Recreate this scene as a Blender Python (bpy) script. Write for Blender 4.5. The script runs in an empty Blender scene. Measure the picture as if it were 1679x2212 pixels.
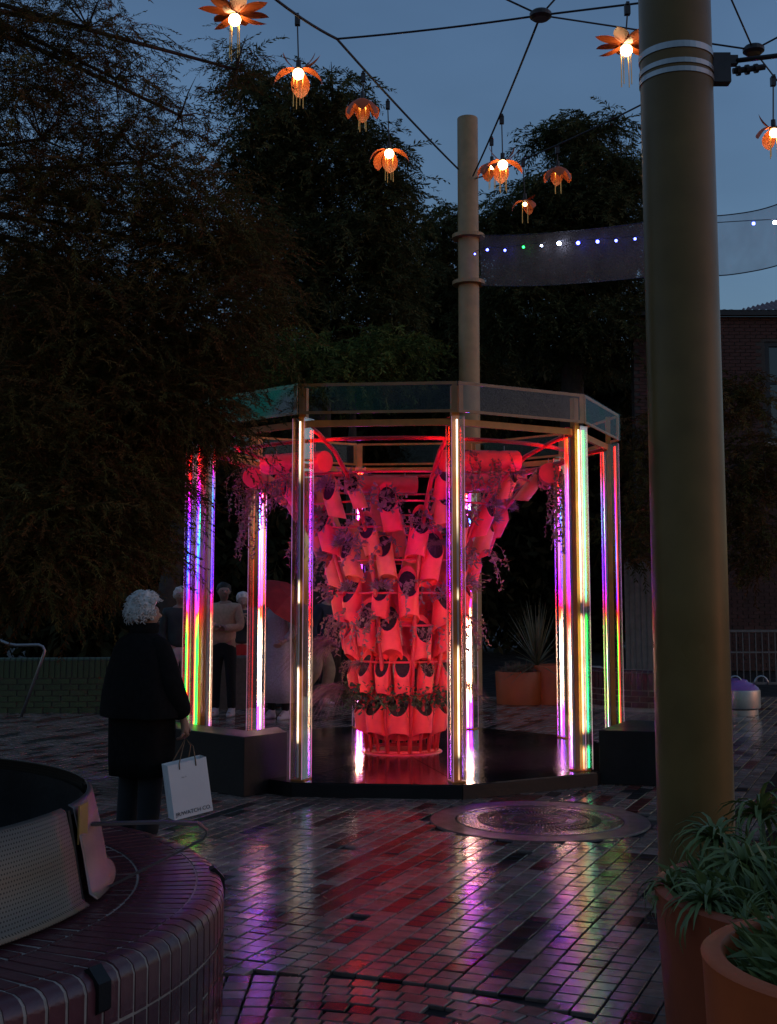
import bpy, bmesh, math, random
import numpy as np
from mathutils import Vector, Matrix, noise as mnoise

random.seed(7); RNG = np.random.default_rng(7)
scene = bpy.context.scene
COL = scene.collection
R_ = math.radians
pi = math.pi

# ------------------------------------------------------------------ camera
CAMZ = 1.60
TH = R_(6.2)                 # camera pitched up a little
FPX, PPX, YH = 2640.0, 839.5, 1283.7
PPY = YH - FPX * math.tan(TH)
cam = bpy.data.cameras.new("camera"); camo = bpy.data.objects.new("camera", cam)
COL.objects.link(camo); scene.camera = camo
camo.location = (0, 0, CAMZ); camo.rotation_euler = (pi / 2 + TH, 0, 0)
cam.sensor_fit = 'VERTICAL'; cam.sensor_height = 36.0; cam.sensor_width = 36.0
cam.lens = 36.0 * FPX / 2212.0
cam.shift_y = -(1106.0 - PPY) / 2212.0
cam.clip_start = 0.05; cam.clip_end = 600

# ------------------------------------------------------------------ sky + sun (dusk)
SUN_EL, SUN_ROT = R_(0.3), R_(100)
world = bpy.data.worlds.new("World"); scene.world = world; world.use_nodes = True
wn = world.node_tree; wn.nodes.clear()
sky = wn.nodes.new('ShaderNodeTexSky'); sky.sky_type = 'NISHITA'; sky.sun_disc = False
sky.sun_elevation = SUN_EL; sky.sun_rotation = SUN_ROT
sky.air_density = 1.0; sky.dust_density = 1.0; sky.ozone_density = 3.0
hsv = wn.nodes.new('ShaderNodeHueSaturation'); hsv.inputs['Saturation'].default_value = .88; hsv.inputs['Hue'].default_value = .494
bg = wn.nodes.new('ShaderNodeBackground'); bg.inputs['Strength'].default_value = 0.66
wo = wn.nodes.new('ShaderNodeOutputWorld')
cn = wn.nodes.new('ShaderNodeTexNoise'); cn.inputs['Scale'].default_value = 3.2; cn.inputs['Detail'].default_value = 4
tcw = wn.nodes.new('ShaderNodeTexCoord'); mpw = wn.nodes.new('ShaderNodeMapping'); mpw.inputs['Scale'].default_value = (1, 1, 2.6)
crw = wn.nodes.new('ShaderNodeMapRange'); crw.inputs[1].default_value = .3; crw.inputs[2].default_value = .7; crw.inputs[3].default_value = .88; crw.inputs[4].default_value = 1.1
mxw = wn.nodes.new('ShaderNodeMix'); mxw.data_type = 'RGBA'; mxw.blend_type = 'MULTIPLY'; mxw.inputs[0].default_value = 1
wn.links.new(tcw.outputs['Generated'], mpw.inputs[0]); wn.links.new(mpw.outputs[0], cn.inputs['Vector']); wn.links.new(cn.outputs['Fac'], crw.inputs[0])
wn.links.new(sky.outputs[0], mxw.inputs[6]); wn.links.new(crw.outputs[0], mxw.inputs[7]); wn.links.new(mxw.outputs[2], hsv.inputs['Color']); wn.links.new(hsv.outputs[0], bg.inputs[0]); wn.links.new(bg.outputs[0], wo.inputs[0])
sl = bpy.data.lights.new("sun", 'SUN'); sl.energy = 0.01; sl.angle = R_(20); sl.color = (1, .85, .75)
slo = bpy.data.objects.new("sun", sl); COL.objects.link(slo)
slo.rotation_euler = (pi / 2 - SUN_EL, 0, R_(180) - SUN_ROT)
vs = scene.view_settings; vs.view_transform = 'Standard'; vs.look = 'None'; vs.exposure = 0.0; vs.gamma = 1.0; vs.use_curve_mapping = False
cy = scene.cycles
cy.use_denoising = True; cy.max_bounces = 7; cy.diffuse_bounces = 3; cy.glossy_bounces = 4
cy.transmission_bounces = 4; cy.transparent_max_bounces = 28; cy.sample_clamp_indirect = 6.0
cy.caustics_reflective = False; cy.caustics_refractive = False; cy.use_light_tree = True

# ------------------------------------------------------------------ pixel <-> place (survey of the photograph)
def ray(x, y):
    dx = (x - PPX) / FPX; dy = -(y - PPY) / FPX
    return Vector((dx, math.cos(TH) - dy * math.sin(TH), math.sin(TH) + dy * math.cos(TH)))
def at(x, y, Y):
    d = ray(x, y); s = Y / d.y
    return Vector((d.x * s, Y, CAMZ + d.z * s))
def gnd(x, y, z=0.0):
    d = ray(x, y); s = (z - CAMZ) / d.z
    return Vector((d.x * s, d.y * s, z))
def proj(X, Y, Z):
    Z = Z - CAMZ
    zc = Y * math.cos(TH) + Z * math.sin(TH); yc = -Y * math.sin(TH) + Z * math.cos(TH)
    return PPX + FPX * X / zc, PPY - FPX * yc / zc

# ------------------------------------------------------------------ materials
MATS = {}
def nt(m): return m.node_tree.nodes, m.node_tree.links
def mat(name, col, rough=.5, metal=0., var=.25, scale=8., bump=.0, bscale=40., spec=.5, rvar=0., attr=None, coat=0., trans=0., sheen=0., world=False, rscale=None):
    m = bpy.data.materials.new(name); m.use_nodes = True; N, L = nt(m)
    b = N['Principled BSDF']; b.inputs['Metallic'].default_value = metal
    b.inputs['Roughness'].default_value = rough; b.inputs['Specular IOR Level'].default_value = spec
    b.inputs['Coat Weight'].default_value = coat; b.inputs['Coat Roughness'].default_value = .08
    if sheen: b.inputs['Sheen Weight'].default_value = sheen
    tc = N.new('ShaderNodeTexCoord'); no = N.new('ShaderNodeTexNoise'); no.inputs['Scale'].default_value = scale
    no.inputs['Detail'].default_value = 5
    src = tc.outputs['Object']
    if world: src = N.new('ShaderNodeNewGeometry').outputs['Position']
    L.new(src, no.inputs['Vector'])
    mr = N.new('ShaderNodeMapRange'); mr.inputs[1].default_value = .25; mr.inputs[2].default_value = .75
    mr.inputs[3].default_value = 1 - var; mr.inputs[4].default_value = 1 + var
    L.new(no.outputs['Fac'], mr.inputs[0])
    mx = N.new('ShaderNodeMix'); mx.data_type = 'RGBA'; mx.blend_type = 'MULTIPLY'; mx.inputs[0].default_value = 1
    if attr:
        at_ = N.new('ShaderNodeAttribute'); at_.attribute_name = attr; L.new(at_.outputs['Color'], mx.inputs[6])
    else: mx.inputs[6].default_value = (*col, 1)
    L.new(mr.outputs[0], mx.inputs[7]); L.new(mx.outputs[2], b.inputs['Base Color'])
    if rvar:
        n2 = N.new('ShaderNodeTexNoise'); n2.inputs['Scale'].default_value = rscale or scale * .35; n2.inputs['Detail'].default_value = 4
        L.new(src, n2.inputs['Vector'])
        m2 = N.new('ShaderNodeMapRange'); m2.inputs[1].default_value = .3; m2.inputs[2].default_value = .7
        m2.inputs[3].default_value = max(.02, rough - rvar); m2.inputs[4].default_value = rough + rvar
        L.new(n2.outputs['Fac'], m2.inputs[0]); L.new(m2.outputs[0], b.inputs['Roughness'])
    if bump:
        n3 = N.new('ShaderNodeTexNoise'); n3.inputs['Scale'].default_value = bscale; n3.inputs['Detail'].default_value = 3
        L.new(src, n3.inputs['Vector'])
        bp = N.new('ShaderNodeBump'); bp.inputs['Strength'].default_value = bump; bp.inputs['Distance'].default_value = .01
        L.new(n3.outputs['Fac'], bp.inputs['Height']); L.new(bp.outputs[0], b.inputs['Normal'])
    if trans:
        tr = N.new('ShaderNodeBsdfTranslucent'); ms = N.new('ShaderNodeMixShader'); ms.inputs[0].default_value = trans
        L.new(mx.outputs[2], tr.inputs[0]); L.new(b.outputs[0], ms.inputs[1]); L.new(tr.outputs[0], ms.inputs[2])
        L.new(ms.outputs[0], N['Material Output'].inputs[0])
    MATS[name] = m
    return m

def mat_emit(name, col, strength):
    m = bpy.data.materials.new(name); m.use_nodes = True; N, L = nt(m)
    b = N['Principled BSDF']; b.inputs['Base Color'].default_value = (*[c * .5 for c in col], 1)
    b.inputs['Emission Color'].default_value = (*col, 1); b.inputs['Emission Strength'].default_value = strength
    MATS[name] = m; return m

def mat_led(name, stops, strength):
    """LED tube: the strip changes colour along its height (stops: height in metres, colour, level)"""
    m = bpy.data.materials.new(name); m.use_nodes = True; N, L = nt(m)
    b = N['Principled BSDF']; b.inputs['Base Color'].default_value = (.7, .7, .7, 1); b.inputs['Roughness'].default_value = .4
    g = N.new('ShaderNodeNewGeometry'); sp = N.new('ShaderNodeSeparateXYZ'); L.new(g.outputs['Position'], sp.inputs[0])
    mr = N.new('ShaderNodeMapRange'); mr.inputs[1].default_value = 0; mr.inputs[2].default_value = 3.3; L.new(sp.outputs['Z'], mr.inputs[0])
    cr = N.new('ShaderNodeValToRGB'); L.new(mr.outputs[0], cr.inputs[0])
    e = cr.color_ramp.elements
    while len(e) > 1: e.remove(e[-1])
    for i, (z, c, lv) in enumerate(stops):
        el = e[0] if i == 0 else e.new(z / 3.3)
        el.position = z / 3.3; el.color = (c[0] * lv, c[1] * lv, c[2] * lv, 1)
    # individual diodes show faintly along the tube
    wv = N.new('ShaderNodeTexNoise'); wv.inputs['Scale'].default_value = 9
    L.new(g.outputs['Position'], wv.inputs['Vector'])
    m2 = N.new('ShaderNodeMapRange'); m2.inputs[1].default_value = .3; m2.inputs[2].default_value = .7; m2.inputs[3].default_value = .7 * strength; m2.inputs[4].default_value = 1.25 * strength
    L.new(wv.outputs['Fac'], m2.inputs[0])
    L.new(cr.outputs[0], b.inputs['Emission Color']); L.new(m2.outputs[0], b.inputs['Emission Strength'])
    MATS[name] = m; return m

def mat_acrylic(name, tint=(.95, .96, .97), refl=.03, rough=.02, fs=.5):
    m = bpy.data.materials.new(name); m.use_nodes = True; N, L = nt(m); N.remove(N['Principled BSDF'])
    t = N.new('ShaderNodeBsdfTransparent'); t.inputs[0].default_value = (*tint, 1)
    g = N.new('ShaderNodeBsdfGlossy'); g.inputs['Roughness'].default_value = rough; g.inputs[0].default_value = (1, 1, 1, 1)
    lw = N.new('ShaderNodeLayerWeight'); lw.inputs[0].default_value = .32
    ad = N.new('ShaderNodeMath'); ad.operation = 'ADD'; ad.inputs[1].default_value = refl; ad.use_clamp = True
    sc = N.new('ShaderNodeMath'); sc.operation = 'MULTIPLY'; sc.inputs[1].default_value = fs
    L.new(lw.outputs['Fresnel'], sc.inputs[0]); L.new(sc.outputs[0], ad.inputs[0])
    tc = N.new('ShaderNodeTexCoord'); no = N.new('ShaderNodeTexNoise'); no.inputs['Scale'].default_value = 3.5
    L.new(tc.outputs['Object'], no.inputs[0]); bp = N.new('ShaderNodeBump'); bp.inputs['Strength'].default_value = .04; bp.inputs['Distance'].default_value = .02
    L.new(no.outputs['Fac'], bp.inputs['Height']); L.new(bp.outputs[0], g.inputs['Normal'])
    mx = N.new('ShaderNodeMixShader'); L.new(ad.outputs[0], mx.inputs[0]); L.new(t.outputs[0], mx.inputs[1]); L.new(g.outputs[0], mx.inputs[2])
    L.new(mx.outputs[0], N['Material Output'].inputs[0]); MATS[name] = m; return m

def mat_mesh_fabric(name, col, opac):
    m = bpy.data.materials.new(name); m.use_nodes = True; N, L = nt(m); b = N['Principled BSDF']
    b.inputs['Base Color'].default_value = (*col, 1); b.inputs['Roughness'].default_value = .9
    t = N.new('ShaderNodeBsdfTransparent'); tr = N.new('ShaderNodeBsdfTranslucent'); tr.inputs[0].default_value = (*col, 1)
    m1 = N.new('ShaderNodeMixShader'); m1.inputs[0].default_value = .5; L.new(b.outputs[0], m1.inputs[1]); L.new(tr.outputs[0], m1.inputs[2])
    tc = N.new('ShaderNodeTexCoord'); no = N.new('ShaderNodeTexNoise'); no.inputs['Scale'].default_value = 3
    L.new(tc.outputs['Object'], no.inputs[0]); mr = N.new('ShaderNodeMapRange'); mr.inputs[3].default_value = opac - .12; mr.inputs[4].default_value = opac + .12
    L.new(no.outputs['Fac'], mr.inputs[0])
    mx = N.new('ShaderNodeMixShader'); L.new(mr.outputs[0], mx.inputs[0]); L.new(t.outputs[0], mx.inputs[1]); L.new(m1.outputs[0], mx.inputs[2])
    L.new(mx.outputs[0], N['Material Output'].inputs[0]); MATS[name] = m; return m

M_paver = mat('wet_paver', (1, 1, 1), .165, var=.3, scale=14, bump=.09, bscale=45, rvar=.08, attr='Col', spec=.42, world=True, rscale=1.6)
M_joint = mat('wet_joint_sand', (.02, .015, .013), .7, spec=.2, var=.4, scale=12, bump=.4, bscale=60, rvar=.2)
M_deck = mat('wet_black_deck', (.012, .011, .012), .13, var=.5, scale=3, bump=.18, bscale=14, rvar=.09, spec=.7)
M_black = mat('black_ply', (.008, .0075, .008), .45, var=.4, scale=5, bump=.15, bscale=30, rvar=.1, spec=.3)
M_steel_or = mat('rust_orange_paint', (.60, .225, .035), .45, var=.2, scale=9, bump=.1)
M_red = mat('coral_red_paint', (.80, .048, .046), .5, var=.22, scale=6, bump=.12, bscale=70, rvar=.1)
M_red2 = mat('red_paint_warm_lit', (.70, .16, .05), .5, var=.25, scale=7, bump=.12, bscale=70)  # other light put into the colour: red pots that look orange
M_redtube = mat('red_tube_paint', (.55, .03, .03), .35, var=.15, scale=10)
M_soil = mat('potting_soil', (.03, .018, .012), .95, var=.5, scale=40, bump=.6)
M_diff = mat('white_diffuser', (.8,.8,.8), .5, var=.05)
M_acr = mat_acrylic('clear_acrylic')
M_acr2 = mat_acrylic('clear_acrylic_fascia', (.88, .89, .91), .012, .03, .09)
_N, _L = nt(M_acr2); _g = [n for n in _N if n.type == 'BSDF_GLOSSY'][0]; _nz = _N.new('ShaderNodeTexNoise'); _nz.inputs['Scale'].default_value = 1.1
_rp = _N.new('ShaderNodeValToRGB'); _rp.color_ramp.elements[0].position = .5; _rp.color_ramp.elements[0].color = (.75,.8,.9,1); _rp.color_ramp.elements[1].position = .62; _rp.color_ramp.elements[1].color = (.15,1,.75,1)
_tc = _N.new('ShaderNodeTexCoord'); _L.new(_tc.outputs['Object'], _nz.inputs['Vector']); _L.new(_nz.outputs['Fac'], _rp.inputs[0]); _L.new(_rp.outputs[0], _g.inputs[0])
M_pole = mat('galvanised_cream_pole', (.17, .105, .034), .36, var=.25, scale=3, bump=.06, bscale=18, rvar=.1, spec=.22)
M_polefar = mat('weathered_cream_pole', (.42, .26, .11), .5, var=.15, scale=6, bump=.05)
M_satin = mat('satin_steel', (.17, .13, .125), .42, metal=.75, var=.12, rvar=.08)
M_metal = mat('stainless', (.34, .33, .32), .4, metal=1, var=.1, rvar=.1)
M_darkmetal = mat('dark_metal', (.05, .045, .045), .45, metal=.6)
M_wire = mat('black_cable', (.012, .011, .014), .6)
M_petal = mat('copper_petal', (.38, .085, .02), .5, var=.08, scale=5, trans=.05)
M_brass = mat('brass_rod', (.75, .45, .12), .35, metal=.7)
M_bulb = mat_emit('warm_bulb', (1, .66, .32), 24)
M_blue = mat_emit('blue_led', (.06, .08, 1), 26)
M_white = mat_emit('white_led', (.55, .65, 1), 45)
M_green = mat_emit('green_led', (.02, 1, .12), 8)
M_brickp = mat('glazed_plum_brick', (.11, .03, .035), .28, var=.45, scale=7, bump=.25, bscale=30, rvar=.12, spec=.6)
M_brickg = mat('green_lit_brick', (.05, .075, .028), .4, var=.4, scale=4, bump=.2)  # green light on the wall is put into the brick colour
M_brickr = mat('old_red_brick', (.085, .034, .025), .8, var=.5, scale=3, bump=.4)
M_mortar = mat('pale_mortar', (.40, .31, .25), .85, var=.25, scale=20, bump=.3)
M_mortard = mat('grey_mortar', (.075, .062, .052), .9, var=.25, scale=20, bump=.3)
M_terra = mat('terracotta_orange', (.34, .06, .016), .5, var=.2, scale=5, bump=.08, rvar=.1)
M_terra2 = mat('bright_orange_pot', (.55, .095, .018), .5, var=.15, scale=5, bump=.08)
M_leaf = mat('leaf_green', (.06, .10, .04), .55, var=.4, scale=4, trans=.3)
M_vine = mat('vine_grey_green', (.24, .15, .10), .55, var=.4, scale=6, trans=.35)
M_succ = mat('succulent_grey', (.26, .18, .16), .55, var=.35, scale=12, trans=.2)
M_grass = mat('dry_grass', (.20, .12, .10), .7, var=.3, scale=6, trans=.3)
M_aloe = mat('aloe_green', (.15, .19, .055), .45, var=.4, scale=6, trans=.15)
M_tree = mat('tree_foliage', (1, 1, 1), .85, var=.35, scale=1.3, attr='Col', trans=.25, spec=.1)
M_bark = mat('dark_bark', (.055, .035, .025), .9, var=.4, scale=9, bump=.6, bscale=20)
M_skin = mat('skin', (.36, .20, .14), .5, var=.08, scale=20)
M_hairw = mat('white_hair', (.62, .58, .54), .6, var=.25, scale=30, bump=.5, bscale=60)
M_haird = mat('dark_hair', (.02, .014, .01), .5, var=.3, scale=30)
M_coatb = mat('black_wool', (.0085, .0075, .0072), .9, var=.3, scale=30, bump=.8, bscale=9, spec=.1)
M_trob = mat('black_trousers', (.008, .008, .009), .9, var=.3, scale=20)
M_beige = mat('beige_knit', (.55, .37, .25), .85, var=.15, scale=30, bump=.4, bscale=90)
M_greycoat = mat('grey_check_wool', (.40, .32, .34), .9, var=.3, scale=70, bump=.2)
M_khaki = mat('khaki_cotton', (.34, .22, .12), .85, var=.2, scale=10, bump=.2)
M_greytr = mat('pale_grey_cotton', (.36, .32, .34), .85, var=.2, scale=10)
M_navy = mat('navy_cloth', (.015, .017, .035), .85)
M_redcl = mat('red_cloth', (.45, .02, .02), .8, var=.2)
M_char = mat('charcoal_cloth', (.03, .035, .035), .85, var=.3)
M_shoew = mat('white_leather', (.55, .48, .5), .5)
M_paper = mat('white_paper', (.82, .78, .74), .7, var=.05, scale=6, bump=.05)
M_ink = mat('dark_ink', (.02, .012, .01), .7)
M_cord = mat('brown_cord', (.18, .10, .05), .8)
M_yellow = mat('amber_plate', (.36, .2, .05), .5, var=.2)
M_iron = mat('wet_cast_iron', (.09, .07, .065), .22, metal=.5, var=.4, scale=18, bump=.35, bscale=70, rvar=.1)
M_conc = mat('wet_concrete_ring', (.05, .037, .032), .42, var=.3, scale=20, bump=.3, bscale=70, rvar=.1)
M_purple = mat('purple_vinyl', (.26, .10, .34), .4, var=.15)
M_roof = mat('corrugated_roof', (.20, .10, .09), .5, metal=.2, var=.3)
M_glassd = mat('dark_window', (.02, .025, .035), .06, var=.2, spec=.8)
M_frame = mat('dark_frame', (.015, .013, .013), .5)
M_fence = mat('pale_fence', (.16, .14, .12), .6)
M_wallgrey = mat('pale_sheet_wall', (.24, .20, .17), .7, var=.2)
M_banner = mat_mesh_fabric('mesh_fabric', (.32, .28, .27), .2)

# ------------------------------------------------------------------ mesh helpers
class MB:
    def __init__(s): s.v = []; s.f = []
    def add(s, v, f):
        o = len(s.v); s.v += [tuple(p) for p in v]; s.f += [tuple(i + o for i in q) for q in f]; return s
    def box(s, c, size, M=None):
        x, y, z = (a / 2 for a in size); c = Vector(c)
        v = [Vector((a * x, b * y, d * z)) for a, b, d in ((-1,-1,-1),(1,-1,-1),(1,1,-1),(-1,1,-1),(-1,-1,1),(1,-1,1),(1,1,1),(-1,1,1))]
        if M is not None: v = [M @ p for p in v]
        return s.add([p + c for p in v], [(0,3,2,1),(4,5,6,7),(0,1,5,4),(1,2,6,5),(2,3,7,6),(3,0,4,7)])
    def tube(s, pts, rad, n=8, cap=True):
        pts = [Vector(p) for p in pts]
        if not hasattr(rad, '__len__'): rad = [rad] * len(pts)
        up = None; rings = []
        for i, p in enumerate(pts):
            t = (pts[min(i + 1, len(pts) - 1)] - pts[max(i - 1, 0)]).normalized()
            if up is None:
                up = Vector((0, 0, 1)) if abs(t.z) < .9 else Vector((1, 0, 0))
            a = t.cross(up)
            if a.length < 1e-5: a = t.orthogonal()
            a.normalize(); b = a.cross(t).normalized(); up = b
            rings.append([p + (a * math.cos(2*pi*k/n) + b * math.sin(2*pi*k/n)) * rad[i] for k in range(n)])
        v = [q for r in rings for q in r]; f = []
        for i in range(len(pts) - 1):
            for k in range(n):
                k2 = (k + 1) % n
                f.append((i*n+k, i*n+k2, (i+1)*n+k2, (i+1)*n+k))
        if cap: f.append(tuple(range(n))[::-1]); f.append(tuple((len(pts)-1)*n + k for k in range(n)))
        return s.add(v, f)
    def lathe(s, prof, n=32, c=(0,0,0), a0=0., a1=2*pi):
        full = abs(a1 - a0 - 2*pi) < 1e-6; m = n if full else n + 1
        c = Vector(c); v = []; f = []
        for k in range(m):
            a = a0 + (a1 - a0) * k / n
            for r, z in prof: v.append(c + Vector((r*math.cos(a), r*math.sin(a), z)))
        P = len(prof)
        for k in range(n):
            k2 = (k + 1) % m
            for i in range(P - 1): f.append((k*P+i, k2*P+i, k2*P+i+1, k*P+i+1))
        return s.add(v, f)
    def loft(s, rings, n=24, cap=True, fold=0., seed=0):
        """rings: (cx,cy,z,rx,ry)"""
        v = []; f = []; rr = random.Random(seed); ph = [rr.uniform(0, 6.28) for _ in range(4)]
        for i, (cx, cy_, z, rx, ry) in enumerate(rings):
            for k in range(n):
                a = 2*pi*k/n; g = 1 + fold * (i/len(rings)) * (math.sin(5*a+ph[0]) + .6*math.sin(8*a+ph[1]+.4*i) + .4*math.sin(3*a+ph[2]))
                v.append((cx + rx*g*math.cos(a), cy_ + ry*g*math.sin(a), z))
        for i in range(len(rings) - 1):
            for k in range(n):
                k2 = (k+1) % n; f.append((i*n+k, i*n+k2, (i+1)*n+k2, (i+1)*n+k))
        if cap: f.append(tuple(range(n))[::-1]); f.append(tuple((len(rings)-1)*n+k for k in range(n)))
        return s.add(v, f)
    def sphere(s, c, r, n=10, m=7, sc=(1,1,1)):
        c = Vector(c); v = [c + Vector((0,0,r*sc[2]))]; f = []
        for i in range(1, m):
            t = pi*i/m
            for k in range(n):
                a = 2*pi*k/n; v.append(c + Vector((r*sc[0]*math.sin(t)*math.cos(a), r*sc[1]*math.sin(t)*math.sin(a), r*sc[2]*math.cos(t))))
        v.append(c - Vector((0,0,r*sc[2])))
        for k in range(n): f.append((0, 1+k, 1+(k+1) % n))
        for i in range(m-2):
            for k in range(n):
                a = 1+i*n; f.append((a+k, a+n+k, a+n+(k+1) % n, a+(k+1) % n))
        a = 1+(m-2)*n
        for k in range(n): f.append((a+k, len(v)-1, a+(k+1) % n))
        return s.add(v, f)
    def mesh(s, name, m, smooth=False):
        me = bpy.data.meshes.new(name); me.from_pydata(s.v, [], s.f); me.update()
        if m: me.materials.append(m)
        if smooth:
            me.polygons.foreach_set('use_smooth', [True]*len(me.polygons))
        return me
    def build(s, name, m, parent=None, smooth=False, loc=None):
        me = s.mesh(name, m, smooth)
        if smooth and smooth != 'all':
            try: me.set_sharp_from_angle(angle=R_(40))
            except Exception: pass
        return link(name, me, parent, loc)

def link(name, data, parent=None, loc=None, rot=None):
    o = bpy.data.objects.new(name, data); COL.objects.link(o)
    if parent is not None: o.parent = parent
    if loc is not None: o.location = loc
    if rot is not None: o.rotation_euler = rot
    return o
def tag(o, label=None, cat=None, group=None, kind=None):
    if label: o['label'] = label
    if cat: o['category'] = cat
    if group: o['group'] = group
    if kind: o['kind'] = kind
    return o
def empty(name, loc=(0,0,0), label=None, cat=None, group=None, rz=0):
    o = link(name, None, None, loc); o.rotation_euler = (0, 0, rz); o.empty_display_size = .1
    return tag(o, label, cat, group)

def npmesh(name, V, F, m, cols=None):
    """big meshes straight from arrays; F (n,4) quads"""
    V = np.asarray(V, np.float32); F = np.asarray(F, np.int32)
    me = bpy.data.meshes.new(name); k = F.shape[1]
    me.vertices.add(len(V)); me.vertices.foreach_set('co', V.ravel())
    me.loops.add(F.size); me.loops.foreach_set('vertex_index', F.ravel())
    me.polygons.add(len(F)); me.polygons.foreach_set('loop_start', np.arange(0, F.size, k, dtype=np.int32))
    if cols is not None:
        ca = me.color_attributes.new('Col', 'FLOAT_COLOR', 'POINT')
        C = np.ones((len(V), 4), np.float32); C[:, :3] = cols; ca.data.foreach_set('color', C.ravel())
    me.update(calc_edges=True); me.shade_flat(); me.materials.append(m)
    return me
def rotmats(k, axis_tilt=None, rng=RNG, tilt=.5):
    """random yaw, then small random tilt"""
    a = rng.uniform(0, 2*pi, k); b = rng.normal(0, tilt, k); c = rng.normal(0, tilt, k)
    ca, sa, cb, sb, cc, sc = np.cos(a), np.sin(a), np.cos(b), np.sin(b), np.cos(c), np.sin(c)
    Z = np.zeros(k); O = np.ones(k)
    Rz = np.stack([np.stack([ca,-sa,Z],1), np.stack([sa,ca,Z],1), np.stack([Z,Z,O],1)],1)
    Ry = np.stack([np.stack([cb,Z,sb],1), np.stack([Z,O,Z],1), np.stack([-sb,Z,cb],1)],1)
    Rx = np.stack([np.stack([O,Z,Z],1), np.stack([Z,cc,-sc],1), np.stack([Z,sc,cc],1)],1)
    return Rx @ Ry @ Rz
def stamp(TV, TF, pos, rots, scl):
    k = len(pos); n = len(TV)
    V = np.einsum('kij,nj->kni', rots, TV) * scl[:, None, None] + pos[:, None, :]
    F = TF[None] + (np.arange(k) * n)[:, None, None]
    return V.reshape(-1, 3), F.reshape(-1, TF.shape[1])

# ================================================================== GROUND
C0 = Vector((.105, 11.96, 0)); PH = -.410; RV = 2.15; RP = 2.03; DZ = .112
def vdir(k): a = PH + k*pi/5; return Vector((math.sin(a), -math.cos(a), 0))
def vtx(k, r, z): return C0 + vdir(k)*r + Vector((0, 0, z))

gmb = MB(); gmb.add([(-150,-60,-.016),(150,-60,-.016),(150,260,-.016),(-150,260,-.016)], [(0,1,2,3)])
ground = gmb.build('ground', M_joint); tag(ground, kind='structure')
pave = empty('pavement'); tag(pave, kind='structure')

SEAT_C = Vector((-2.6, 4.78, 0)); SEAT_R = 1.96
DRAIN_C = gnd(1165, 1771); DRAIN_R = .78
RINGC = np.array([-.6, 3.45]); RINGR = 1.92
CW, CD = .106, .100
ang = R_(-22.9); U = np.array([math.cos(ang), math.sin(ang)]); W = np.array([-U[1], U[0]])
cls_cols = [(.205,.142,.115),(.255,.18,.145),(.17,.118,.096),(.028,.021,.019),(.12,.025,.018),(.215,.135,.104)]
def cls_at(i, j):
    h = (i * 73856093) & 0xffff
    rr = random.Random(i * 977 + 13); 
    seg = rr.choice([2, 3, 4, 6]); off = rr.randint(0, 7)
    r2 = random.Random(i * 7919 + ((j + off) // seg) * 104729)
    x = r2.random()
    redband = ((i + 7) % 23) <= 3
    if redband:
        return 4 if x < .34 else (3 if x < .44 else r2.choice([0, 1, 2, 5]))
    return 3 if x < .13 else (4 if x < .18 else r2.choice([0, 0, 1, 1, 2, 5]))
pv = []
for i in range(-190, 190):
    for j in range(-20, 210):
        p = U * (i + .5) * CW + W * (j + .5) * CD
        X, Y = p
        if Y < 2.3 or Y > 19.5 or abs(X) > .34 * Y + 1.3: continue
        if (p[0]-RINGC[0])**2 + (p[1]-RINGC[1])**2 < (RINGR + .045)**2: continue
        pv.append((X, Y, ang, cls_at(i, j)))
for q in range(2, 18):
    r = RINGR - (q - 1.5) * CD + .0
    if r < .15: break
    n = max(6, round(2*pi*r/CW)); 
    for k in range(n):
        a = 2*pi*(k + .5*(q % 2))/n; X = RINGC[0] + r*math.cos(a); Y = RINGC[1] + r*math.sin(a)
        if Y < 2.3: continue
        c = (3 if q in (5,) and random.random() < .7 else (4 if random.random() < .12 else random.choice([0,1,1,2,5])))
        pv.append((X, Y, a - pi/2, c))
keep = []
for X, Y, a, c in pv:
    if (X-SEAT_C.x)**2 + (Y-SEAT_C.y)**2 < (SEAT_R-.08)**2: continue
    if (X-DRAIN_C.x)**2 + (Y-DRAIN_C.y)**2 < (DRAIN_R+.03)**2: continue
    if (X-C0.x)**2 + (Y-C0.y)**2 < 2.0**2: continue
    if random.random() < .004: continue
    keep.append((X, Y, a, c))
def pv_mesh_arrays(sx, sy):
    t = .0022; x, y = sx/2, sy/2
    V = np.array([(-x,-y,-.03),(x,-y,-.03),(x,y,-.03),(-x,y,-.03),(-x,-y,-.004),(x,-y,-.004),(x,y,-.004),(-x,y,-.004),
                  (-x+t,-y+t,0),(x-t,-y+t,0),(x-t,y-t,0),(-x+t,y-t,0)])
    F = np.array([(8,9,10,11),(4,5,9,8),(5,6,10,9),(6,7,11,10),(7,4,8,11),(0,1,5,4),(1,2,6,5),(2,3,7,6),(3,0,4,7)])
    return V, F
PVV, PVF = pv_mesh_arrays(CW-.009, CD-.009)
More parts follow.
